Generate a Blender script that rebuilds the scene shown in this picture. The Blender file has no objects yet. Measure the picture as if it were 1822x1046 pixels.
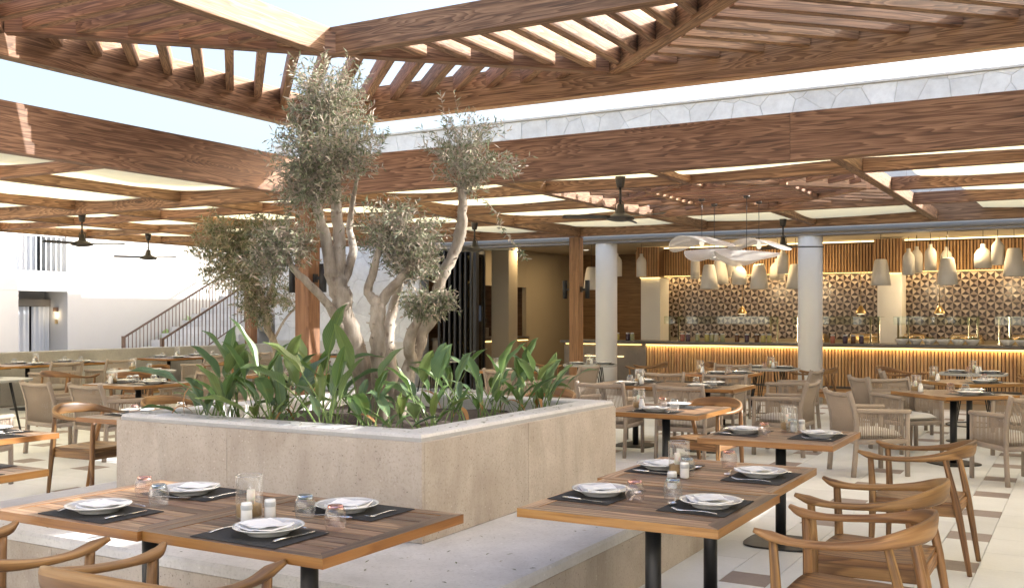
import bpy, math, random
from mathutils import Vector, Matrix, noise

SC = bpy.context.scene
COL = SC.collection
R = math.radians
rnd = random.Random(7)

# ------------------------------------------------------------------ camera, sky, sun, exposure
cam_d = bpy.data.cameras.new('camera')
cam = bpy.data.objects.new('camera', cam_d)
COL.objects.link(cam)
SC.camera = cam
cam.location = (0, 0, 1.58)
cam.rotation_euler = (R(90), 0, R(29.7))
cam_d.sensor_width = 36.0
cam_d.lens = 35.62
cam_d.shift_y = 0.0203
cam_d.clip_start = 0.05
cam_d.clip_end = 2000

SUN_EL, SUN_AZ = R(28), R(40)          # azimuth counted from +X towards +Y
sun_dir = Vector((math.cos(SUN_EL) * math.cos(SUN_AZ), math.cos(SUN_EL) * math.sin(SUN_AZ), math.sin(SUN_EL)))
world = bpy.data.worlds.new('World')
SC.world = world
world.use_nodes = True
wn = world.node_tree
bg = wn.nodes['Background']
sky = wn.nodes.new('ShaderNodeTexSky')
sky.sky_type = 'NISHITA'
sky.sun_disc = False
sky.sun_elevation = SUN_EL
sky.sun_rotation = R(90) - SUN_AZ
sky.air_density = 1.0
sky.dust_density = 7.0
sky.ozone_density = 1.0
wn.links.new(sky.outputs[0], bg.inputs[0])
bg.inputs[1].default_value = 0.1

sun_d = bpy.data.lights.new('sun', 'SUN')
sun_d.energy = 2.0
sun_d.angle = R(0.5)
sun_d.color = (1.0, 0.985, 0.955)
sun = bpy.data.objects.new('sun', sun_d)
COL.objects.link(sun)
sun.rotation_euler = sun_dir.to_track_quat('Z', 'Y').to_euler()

SC.view_settings.view_transform = 'Standard'
SC.view_settings.look = 'None'
SC.view_settings.gamma = 1.0
SC.view_settings.use_curve_mapping = False
SC.view_settings.exposure = 2.58
SC.render.engine = 'CYCLES'
SC.cycles.max_bounces = 10
SC.cycles.diffuse_bounces = 5
SC.cycles.glossy_bounces = 4
SC.cycles.transmission_bounces = 8
SC.cycles.transparent_max_bounces = 16
SC.cycles.caustics_reflective = False
SC.cycles.caustics_refractive = False
SC.cycles.sample_clamp_indirect = 4.0
SC.cycles.use_denoising = True

# ------------------------------------------------------------------ node materials
class NT:
    def __init__(s, name):
        s.m = bpy.data.materials.new(name)
        s.m.use_nodes = True
        s.t = s.m.node_tree
        s.t.nodes.clear()
        s.out = s.t.nodes.new('ShaderNodeOutputMaterial')
    def n(s, typ, ins=None, **kw):
        nd = s.t.nodes.new('ShaderNode' + typ)
        for k, v in kw.items():
            setattr(nd, k, v)
        for k, v in (ins or {}).items():
            s.set(nd, k, v)
        return nd
    def set(s, nd, k, v):
        i = nd.inputs[k]
        if hasattr(v, 'outputs'):
            v = v.outputs[0]
        if isinstance(v, bpy.types.NodeSocket):
            s.t.links.new(v, i)
        else:
            i.default_value = v
    def math(s, op, a, b=0.0):
        return s.n('Math', {0: a, 1: b}, operation=op).outputs[0]
    def ramp(s, fac, stops):
        nd = s.n('ValToRGB', {0: fac})
        cr = nd.color_ramp
        while len(cr.elements) < len(stops):
            cr.elements.new(0.5)
        for e, (p, c) in zip(cr.elements, stops):
            e.position = p
            e.color = (*c, 1) if len(c) == 3 else c
        return nd.outputs[0]
    def mix(s, fac, a, b, mode='MIX'):
        nd = s.n('Mix', data_type='RGBA', blend_type=mode)
        s.set(nd, 0, fac)
        for k, v in ((6, a), (7, b)):
            if isinstance(v, tuple) and len(v) == 3:
                v = (*v, 1)
            s.set(nd, k, v)
        return nd.outputs[2]
    def bsdf(s, color, rough=0.6, bump=None, bstr=0.3, bdist=0.01, **kw):
        b = s.n('BsdfPrincipled')
        if isinstance(color, tuple) and len(color) == 3:
            color = (*color, 1)
        s.set(b, 'Base Color', color)
        s.set(b, 'Roughness', rough)
        for k, v in kw.items():
            s.set(b, k.replace('_', ' '), v)
        if bump is not None:
            bm = s.n('Bump', {'Strength': bstr, 'Distance': bdist, 'Height': bump})
            s.set(b, 'Normal', bm.outputs[0])
        return b
    def done(s, sh):
        s.t.links.new(sh.outputs[0] if hasattr(sh, 'outputs') else sh, s.out.inputs[0])
        return s.m

def wood(name, dark, mid, light, rough=0.5, across=26.0, cath=1.0, vary=0.35, coat=0.0, knots=False):
    """grain runs along the u of each piece's own uv, every object gets its own stretch of it"""
    k = NT(name)
    uv = k.n('UVMap')
    oi = k.n('ObjectInfo')
    rr = oi.outputs['Random']
    sep = k.n('SeparateXYZ', {0: uv})
    u = k.math('ADD', sep.outputs[0], k.math('MULTIPLY', rr, 37.0))
    v = k.math('ADD', sep.outputs[1], k.math('MULTIPLY', rr, 11.0))
    def vec(su, sv):
        return k.n('CombineXYZ', {0: k.math('MULTIPLY', u, su), 1: k.math('MULTIPLY', v, sv), 2: k.math('MULTIPLY', rr, 5.0)}).outputs[0]
    broad = k.n('TexNoise', {'Vector': vec(0.38, 5.5), 'Scale': 1.0, 'Detail': 3.0, 'Roughness': 0.55})
    bsum = broad.outputs[0]
    if knots:
        kv = k.n('TexVoronoi', {'Vector': vec(0.75, 3.4), 'Scale': 1.0, 'Randomness': 1.0}, feature='F1')
        eye = k.ramp(kv.outputs['Distance'], [(0.0, (1.0,) * 3), (0.16, (0.45,) * 3), (0.42, (0.0,) * 3)])
        bsum = k.math('ADD', bsum, k.math('MULTIPLY', eye, 0.42))
    # flat-sawn growth rings: contour lines of a slow field
    rings = k.math('FRACT', k.math('MULTIPLY', k.math('ADD', bsum, k.math('MULTIPLY', v, 0.35 * cath)), 13.0 * cath + 3.0))
    ringm = k.ramp(rings, [(0.0, (0.15,) * 3), (0.55, (0.62,) * 3), (0.86, (0.8,) * 3), (1.0, (0.1,) * 3)])
    fine = k.n('TexNoise', {'Vector': vec(3.0, across * 6), 'Scale': 1.0, 'Detail': 3.0, 'Roughness': 0.7})
    streak = k.n('TexNoise', {'Vector': vec(0.8, across), 'Scale': 1.0, 'Detail': 4.0, 'Roughness': 0.65})
    f = k.math('ADD', k.math('MULTIPLY', ringm, 0.27), k.math('MULTIPLY', streak.outputs[0], 0.52))
    f = k.math('ADD', f, k.math('MULTIPLY', fine.outputs[0], 0.26))
    col = k.ramp(f, [(0.34, dark), (0.50, mid), (0.66, light)])
    var = k.math('ADD', 1.0 - vary / 2, k.math('MULTIPLY', k.math('FRACT', k.math('MULTIPLY', rr, 7.31)), vary))
    if knots:
        col = k.mix(k.ramp(kv.outputs['Distance'], [(0.035, (0.75,) * 3), (0.075, (0.0,) * 3)]), col, tuple(x * 0.5 for x in dark))
    hs = k.n('HueSaturation', {'Hue': k.math('ADD', 0.494, k.math('MULTIPLY', k.math('FRACT', k.math('MULTIPLY', rr, 3.77)), 0.012)), 'Value': var, 'Color': col})
    bmp = k.math('ADD', k.math('MULTIPLY', ringm, 0.5), fine.outputs[0])
    b = k.bsdf(hs.outputs[0], k.math('ADD', rough - 0.08, k.math('MULTIPLY', fine.outputs[0], 0.2)), bmp, 0.25, 0.004)
    if coat:
        b.inputs['Coat Weight'].default_value = coat
        b.inputs['Coat Roughness'].default_value = 0.25
    return k.done(b)

def plain(name, col, rough=0.6, metal=0.0, noise_amt=0.12, scale=8.0, bstr=0.08, **kw):
    k = NT(name)
    tc = k.n('TexCoord')
    nz = k.n('TexNoise', {'Vector': tc.outputs['Object'], 'Scale': scale, 'Detail': 5.0, 'Roughness': 0.6})
    c = k.mix(nz.outputs[0], tuple(x * (1 - noise_amt) for x in col), tuple(min(1, x * (1 + noise_amt)) for x in col))
    b = k.bsdf(c, k.math('ADD', rough - 0.07, k.math('MULTIPLY', nz.outputs[0], 0.14)), nz.outputs[0], bstr, 0.005, Metallic=metal, **kw)
    return k.done(b)

def glow(name, col, strength):
    k = NT(name)
    return k.done(k.n('Emission', {0: (*col, 1), 1: strength}))

def mineral(name, a, b_, speck, rough=0.75, scale=1.0, vein=0.0, pits=0.35):
    """cast stone: cloudy two-tone body, dark and pale specks, pinholes, faint vertical streaks"""
    k = NT(name)
    g = k.n('NewGeometry')
    P = g.outputs['Position']
    cl = k.n('TexNoise', {'Vector': P, 'Scale': 2.2 * scale, 'Detail': 8.0, 'Roughness': 0.62, 'Distortion': 0.6})
    mp = k.n('Mapping', {'Vector': P, 'Scale': (7 * scale, 7 * scale, 0.9 * scale)})
    st = k.n('TexNoise', {'Vector': mp, 'Scale': 1.0, 'Detail': 5.0, 'Roughness': 0.6})
    f = k.math('ADD', k.math('MULTIPLY', cl.outputs[0], 0.75), k.math('MULTIPLY', st.outputs[0], 0.25 + vein))
    blot = k.n('TexNoise', {'Vector': k.n('Mapping', {'Vector': P, 'Scale': (2.6, 2.6, 0.7)}), 'Scale': 1.0, 'Detail': 6.0, 'Roughness': 0.7, 'Distortion': 1.0})
    col = k.ramp(f, [(0.36, a), (0.66 + vein * 0.3, b_)])
    col = k.mix(k.ramp(blot.outputs[0], [(0.50, (0.0,) * 3), (0.68, (0.45 if vein else 0.22,) * 3)]), col, tuple(x * 0.72 for x in a))
    grit = k.n('TexNoise', {'Vector': P, 'Scale': 70 * scale, 'Detail': 3.0, 'Roughness': 0.7})
    col = k.mix(k.ramp(grit.outputs[0], [(0.3, (0.5,) * 3), (0.48, (0.0,) * 3)]), col, speck)
    pale = k.n('TexVoronoi', {'Vector': P, 'Scale': 26 * scale, 'Randomness': 1.0}, feature='F1')
    big = k.n('TexNoise', {'Vector': P, 'Scale': 6.0 * scale, 'Detail': 3.0})
    msk = k.ramp(big.outputs[0], [(0.42, (0.0,) * 3), (0.62, (1.0,) * 3)])
    pm = k.math('MULTIPLY', msk, k.ramp(pale.outputs['Distance'], [(0.08, (0.42,) * 3), (0.2, (0.0,) * 3)]))
    col = k.mix(pm, col, tuple(min(0.8, x * 1.35) for x in b_))
    pit = k.n('TexVoronoi', {'Vector': P, 'Scale': 34 * scale, 'Randomness': 1.0}, feature='F1')
    pt = k.math('MULTIPLY', k.math('SUBTRACT', 1.15, msk), k.ramp(pit.outputs['Distance'], [(0.06, (pits,) * 3), (0.15, (0.0,) * 3)]))
    col = k.mix(pt, col, tuple(x * 0.35 for x in speck))
    h = k.math('SUBTRACT', k.math('ADD', cl.outputs[0], k.math('MULTIPLY', grit.outputs[0], 0.4)), k.math('MULTIPLY', pt, 2.0))
    oi = k.n('ObjectInfo')
    hs = k.n('HueSaturation', {'Value': k.math('ADD', 0.93, k.math('MULTIPLY', oi.outputs['Random'], 0.14)), 'Color': col})
    return k.done(k.bsdf(hs.outputs[0], rough, h, 0.35, 0.004))

M = {}
M['timber'] = wood('timber', (0.060, 0.028, 0.013), (0.178, 0.089, 0.044), (0.36, 0.205, 0.115), 0.62, 34, 1.0, 0.42, knots=True)
M['timber_post'] = wood('timber_post', (0.115, 0.050, 0.020), (0.205, 0.095, 0.039), (0.30, 0.155, 0.07), 0.55, 22, 0.7, 0.2)
M['teak'] = wood('teak', (0.085, 0.043, 0.023), (0.215, 0.122, 0.070), (0.41, 0.265, 0.16), 0.42, 36, 0.5, 1.05, 0.15)
M['teak_edge'] = wood('teak_edge', (0.19, 0.078, 0.018), (0.29, 0.128, 0.030), (0.37, 0.18, 0.052), 0.35, 30, 0.4, 0.2, 0.3)
M['oak'] = wood('oak', (0.055, 0.023, 0.008), (0.185, 0.088, 0.029), (0.34, 0.185, 0.070), 0.48, 40, 0.6, 0.3, 0.06)
M['oak_slat'] = wood('oak_slat', (0.36, 0.19, 0.075), (0.50, 0.285, 0.12), (0.60, 0.38, 0.19), 0.5, 30, 0.4, 0.25)
M['dark_panel'] = wood('dark_panel', (0.09, 0.045, 0.016), (0.15, 0.078, 0.03), (0.21, 0.115, 0.05), 0.5, 24, 0.5, 0.1)
M['travertine'] = mineral('travertine', (0.37, 0.31, 0.25), (0.51, 0.455, 0.39), (0.25, 0.20, 0.155), 0.7, 1.0, 0.1, 0.8)
M['concrete'] = mineral('concrete', (0.49, 0.48, 0.465), (0.64, 0.63, 0.615), (0.36, 0.345, 0.33), 0.55, 0.8, 0.0, 0.25)
M['low_wall'] = mineral('low_wall', (0.34, 0.32, 0.29), (0.47, 0.45, 0.42), (0.24, 0.22, 0.20), 0.75, 0.7, 0.0, 0.2)
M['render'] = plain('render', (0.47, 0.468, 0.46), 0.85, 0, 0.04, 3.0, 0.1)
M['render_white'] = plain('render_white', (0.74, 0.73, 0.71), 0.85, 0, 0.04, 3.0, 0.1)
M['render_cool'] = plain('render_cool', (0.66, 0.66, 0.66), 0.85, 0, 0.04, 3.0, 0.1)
M['plaster_in'] = plain('plaster_in', (0.36, 0.30, 0.21), 0.85, 0, 0.05, 2.0, 0.05)
M['ceiling_in'] = plain('ceiling_in', (0.55, 0.49, 0.38), 0.85, 0, 0.03, 2.0, 0.05)
M['column'] = plain('column', (0.76, 0.755, 0.73), 0.7, 0, 0.03, 4.0, 0.08)
M['cream_paint'] = plain('cream_paint', (0.70, 0.635, 0.53), 0.7, 0, 0.03, 4.0, 0.05)
M['mortar'] = plain('mortar', (0.40, 0.40, 0.39), 0.95, 0, 0.15, 30.0, 0.4)
M['black_metal'] = plain('black_metal', (0.018, 0.018, 0.019), 0.42, 0.3, 0.2, 20.0, 0.05)
M['grey_metal'] = plain('grey_metal', (0.21, 0.19, 0.165), 0.5, 0.0, 0.1, 10.0, 0.03)
M['fan_metal'] = plain('fan_metal', (0.05, 0.043, 0.036), 0.5, 0.3, 0.2, 10.0, 0.05)
M['steel'] = plain('steel', (0.72, 0.71, 0.69), 0.16, 1.0, 0.05, 30.0, 0.02)
M['brass'] = plain('brass', (0.62, 0.45, 0.22), 0.3, 1.0, 0.08, 30.0, 0.02)
M['taupe'] = plain('taupe', (0.30, 0.245, 0.20), 0.55, 0.0, 0.1, 30.0, 0.05)
M['rope'] = plain('rope', (0.35, 0.285, 0.23), 0.9, 0.0, 0.25, 160.0, 0.5)
M['cushion'] = plain('cushion', (0.60, 0.575, 0.54), 0.95, 0.0, 0.06, 220.0, 0.3)
M['mat'] = plain('mat', (0.028, 0.027, 0.027), 0.85, 0.0, 0.5, 320.0, 0.6)
M['porcelain'] = plain('porcelain', (0.80, 0.80, 0.79), 0.12, 0.0, 0.01, 6.0, 0.0, Coat_Weight=0.4)
M['rim_grey'] = plain('rim_grey', (0.50, 0.51, 0.52), 0.15, 0.0, 0.25, 120.0, 0.02, Coat_Weight=0.4)
M['band_grey'] = plain('band_grey', (0.44, 0.46, 0.47), 0.3, 0.0, 0.1, 40.0, 0.02)
M['linen'] = plain('linen', (0.83, 0.83, 0.83), 0.92, 0.0, 0.01, 240.0, 0.08)
M['sand'] = plain('sand', (0.42, 0.29, 0.14), 0.95, 0.0, 0.3, 260.0, 0.6)
M['wax'] = plain('wax', (0.82, 0.78, 0.70), 0.5, 0.0, 0.02, 10.0, 0.02, Subsurface_Weight=0.3)
M['pale_ground'] = plain('pale_ground', (0.52, 0.50, 0.46), 0.95, 0.0, 0.1, 0.3, 0.2)
M['soil'] = plain('soil', (0.055, 0.040, 0.030), 0.95, 0.0, 0.5, 60.0, 0.9)
M['grey_top'] = plain('grey_top', (0.36, 0.36, 0.355), 0.5, 0.0, 0.08, 14.0, 0.05)
M['white_pot'] = plain('white_pot', (0.76, 0.72, 0.64), 0.75, 0.0, 0.03, 20.0, 0.06)
M['curtain'] = plain('curtain', (0.52, 0.55, 0.60), 0.9, 0.0, 0.05, 60.0, 0.1)
M['dark_stone'] = plain('dark_stone', (0.10, 0.085, 0.07), 0.35, 0.0, 0.2, 14.0, 0.05)
M['bar_stone'] = plain('bar_stone', (0.20, 0.165, 0.13), 0.6, 0.0, 0.3, 9.0, 0.2)
M['white_paint'] = plain('white_paint', (0.74, 0.74, 0.74), 0.5, 0.0, 0.02, 5.0, 0.02)
M['rail_brown'] = plain('rail_brown', (0.17, 0.105, 0.07), 0.5, 0.0, 0.1, 20.0, 0.05)
M['screen'] = glow('screen', (0.55, 0.62, 0.80), 0.08)
M['led'] = glow('led', (1.0, 0.66, 0.22), 0.9)
M['led_soft'] = glow('led_soft', (1.0, 0.72, 0.34), 0.8)
M['bulb'] = glow('bulb', (1.0, 0.90, 0.72), 0.18)
M['lamp_lit'] = glow('lamp_lit', (1.0, 0.78, 0.45), 0.35)
M['bark'] = None

def _glass(name, tint, haze=0.10):
    """thin wall of clear glass: mostly seen through, mirror-like towards its edges"""
    k = NT(name)
    tr = k.n('BsdfTransparent', {'Color': (*tint, 1)})
    lw = k.n('LayerWeight', {'Blend': 0.30})
    gl = k.n('BsdfGlossy', {'Color': (1, 1, 1, 1), 'Roughness': 0.03})
    df = k.n('BsdfTranslucent', {'Color': (0.8, 0.8, 0.8, 1)})
    f = k.math('ADD', k.math('MULTIPLY', k.math('POWER', lw.outputs['Facing'], 1.5), 0.62), 0.06)
    m1 = k.n('MixShader', {0: haze, 1: tr.outputs[0], 2: df.outputs[0]})
    return k.done(k.n('MixShader', {0: f, 1: m1.outputs[0], 2: gl.outputs[0]}))
M['glass'] = _glass('glass', (0.955, 0.965, 0.965))
M['glass_rose'] = _glass('glass_rose', (0.95, 0.89, 0.875))
M['glass_smoke'] = _glass('glass_smoke', (0.90, 0.92, 0.94))
M['glass_thin'] = _glass('glass_thin', (0.965, 0.97, 0.965), 0.07)
def _solid_glass(name, tint):
    k = NT(name)
    return k.done(k.n('BsdfGlass', {'Color': (*tint, 1), 'Roughness': 0.02, 'IOR': 1.4}))
M['foot_clear'] = _solid_glass('foot_clear', (0.95, 0.97, 0.97))
M['foot_rose'] = _solid_glass('foot_rose', (0.90, 0.74, 0.72))
M['foot_smoke'] = _solid_glass('foot_smoke', (0.74, 0.79, 0.84))

def _pane(name, tint, refl=0.12):
    k = NT(name)
    tr = k.n('BsdfTransparent', {'Color': (*tint, 1)})
    gl = k.n('BsdfGlossy', {'Color': (1, 1, 1, 1), 'Roughness': 0.03})
    lw = k.n('LayerWeight', {'Blend': 0.25})
    f = k.math('ADD', k.math('MULTIPLY', lw.outputs['Fresnel'], 0.35), refl * 0.4)
    return k.done(k.n('MixShader', {0: f, 1: tr.outputs[0], 2: gl.outputs[0]}))
M['pane'] = _pane('pane', (0.86, 0.90, 0.84), 0.04)
M['pane_dark'] = _pane('pane_dark', (0.42, 0.42, 0.38), 0.25)

def _cloth(name, col, amt):
    k = NT(name)
    tc = k.n('TexCoord')
    w = k.n('TexNoise', {'Vector': k.n('Mapping', {'Vector': tc.outputs['Object'], 'Scale': (1.2, 9.0, 1.0)}), 'Scale': 1.0, 'Detail': 5.0})
    c = k.mix(w.outputs[0], tuple(x * 0.9 for x in col), col)
    d = k.n('BsdfDiffuse', {'Color': c})
    t = k.n('BsdfTranslucent', {'Color': c})
    return k.done(k.n('MixShader', {0: amt, 1: d.outputs[0], 2: t.outputs[0]}))
M['shade_cloth'] = _cloth('shade_cloth', (0.79, 0.715, 0.47), 0.52)

def _leafmat(name, cols, trans=0.3, rough=0.45, island=True):
    k = NT(name)
    g = k.n('NewGeometry')
    oi = k.n('ObjectInfo')
    rr = g.outputs['Random Per Island'] if island else oi.outputs['Random']
    st = [(i / max(1, len(cols) - 1), c) for i, c in enumerate(cols)]
    c = k.ramp(rr, st)
    uv = k.n('UVMap')
    sep = k.n('SeparateXYZ', {0: uv})
    if not island:
        vein = k.n('TexWave', {'Vector': k.n('CombineXYZ', {0: k.math('ADD', k.math('MULTIPLY', sep.outputs[0], 1.0), k.math('MULTIPLY', k.math('ABSOLUTE', sep.outputs[1]), -1.5))}), 'Scale': 18.0, 'Distortion': 1.0})
        tip = k.n('TexNoise', {'Vector': k.n('TexCoord').outputs['Object'], 'Scale': 9.0, 'Detail': 4.0})
        c = k.mix(k.math('MULTIPLY', vein.outputs[1], 0.25), c, (0.02, 0.05, 0.012), 'MIX')
        c = k.mix(k.ramp(tip.outputs[0], [(0.60, (0, 0, 0)), (0.76, (0.6,) * 3)]), c, (0.17, 0.16, 0.035))
        mid = k.ramp(k.math('ABSOLUTE', sep.outputs[1]), [(0.0, (0.7,) * 3), (0.006, (0.0,) * 3)])
        c = k.mix(mid, c, (0.20, 0.28, 0.09))
    b = k.bsdf(c, rough)
    t = k.n('BsdfTranslucent', {'Color': c})
    return k.done(k.n('MixShader', {0: trans, 1: b.outputs[0], 2: t.outputs[0]}))
M['olive_leaf'] = _leafmat('olive_leaf', [(0.095, 0.118, 0.055), (0.155, 0.18, 0.095), (0.24, 0.25, 0.165), (0.34, 0.305, 0.235), (0.42, 0.325, 0.265)], 0.25, 0.6)
M['strelitzia'] = _leafmat('strelitzia', [(0.075, 0.14, 0.038), (0.115, 0.20, 0.055), (0.125, 0.20, 0.11), (0.20, 0.26, 0.07), (0.10, 0.18, 0.08)], 0.22, 0.35, False)
M['stalk'] = plain('stalk', (0.13, 0.20, 0.055), 0.5, 0, 0.3, 20.0, 0.05)
M['dry_leaf'] = plain('dry_leaf', (0.30, 0.15, 0.05), 0.8, 0, 0.3, 20.0, 0.1)

def _bark():
    k = NT('bark')
    g = k.n('NewGeometry')
    P = g.outputs['Position']
    mp = k.n('Mapping', {'Vector': P, 'Scale': (9, 9, 3.0)})
    a = k.n('TexNoise', {'Vector': mp, 'Scale': 1.0, 'Detail': 7.0, 'Roughness': 0.65})
    v = k.n('TexVoronoi', {'Vector': k.n('Mapping', {'Vector': P, 'Scale': (16, 16, 9)}), 'Scale': 1.0})
    c = k.ramp(a.outputs[0], [(0.30, (0.13, 0.10, 0.072)), (0.5, (0.30, 0.255, 0.205)), (0.68, (0.45, 0.41, 0.355))])
    c = k.mix(k.ramp(v.outputs['Distance'], [(0.10, (0.7,) * 3), (0.22, (0, 0, 0))]), c, (0.13, 0.09, 0.065))
    return k.done(k.bsdf(c, 0.85, a.outputs[0], 0.6, 0.015))
M['bark'] = _bark()

def _tile(name, col):
    return plain(name, col, 0.28, 0.0, 0.15, 14.0, 0.03)
M['tile_dark'] = _tile('tile_dark', (0.030, 0.018, 0.014))
M['tile_mid'] = _tile('tile_mid', (0.25, 0.195, 0.16))
M['tile_light'] = _tile('tile_light', (0.40, 0.33, 0.27))

def _paving(name, a, b_, rough):
    k = NT(name)
    g = k.n('NewGeometry')
    oi = k.n('ObjectInfo')
    P = g.outputs['Position']
    n1 = k.n('TexNoise', {'Vector': P, 'Scale': 1.7, 'Detail': 7.0, 'Roughness': 0.6, 'Distortion': 0.8})
    n2 = k.n('TexNoise', {'Vector': P, 'Scale': 45.0, 'Detail': 3.0, 'Roughness': 0.7})
    f = k.math('ADD', k.math('MULTIPLY', n1.outputs[0], 0.7), k.math('MULTIPLY', n2.outputs[0], 0.3))
    c = k.ramp(f, [(0.33, a), (0.62, b_)])
    rr = k.n('TexWhiteNoise', {'Vector': k.n('VectorMath', {0: oi.outputs['Location'], 1: (3.1, 7.7, 1.3)}, operation='MULTIPLY').outputs[0]})
    hs = k.n('HueSaturation', {'Value': k.math('ADD', 0.93, k.math('MULTIPLY', oi.outputs['Random'], 0.13)), 'Color': c})
    return k.done(k.bsdf(hs.outputs[0], k.math('ADD', rough, k.math('MULTIPLY', n1.outputs[0], 0.15)), n2.outputs[0], 0.15, 0.003))
M['paving'] = _paving('paving', (0.61, 0.625, 0.64), (0.71, 0.725, 0.74), 0.45)
M['paving_mauve'] = _paving('paving_mauve', (0.21, 0.165, 0.15), (0.32, 0.265, 0.245), 0.5)

def _stone():
    k = NT('clad_stone')
    g = k.n('NewGeometry')
    oi = k.n('ObjectInfo')
    n1 = k.n('TexNoise', {'Vector': g.outputs['Position'], 'Scale': 5.0, 'Detail': 8.0, 'Roughness': 0.65})
    c = k.ramp(n1.outputs[0], [(0.3, (0.58, 0.59, 0.60)), (0.65, (0.73, 0.745, 0.755))])
    hs = k.n('HueSaturation', {'Value': k.math('ADD', 0.92, k.math('MULTIPLY', oi.outputs['Random'], 0.14)), 'Color': c})
    return k.done(k.bsdf(hs.outputs[0], 0.85, n1.outputs[0], 0.6, 0.02))
M['clad_stone'] = _stone()
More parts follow.
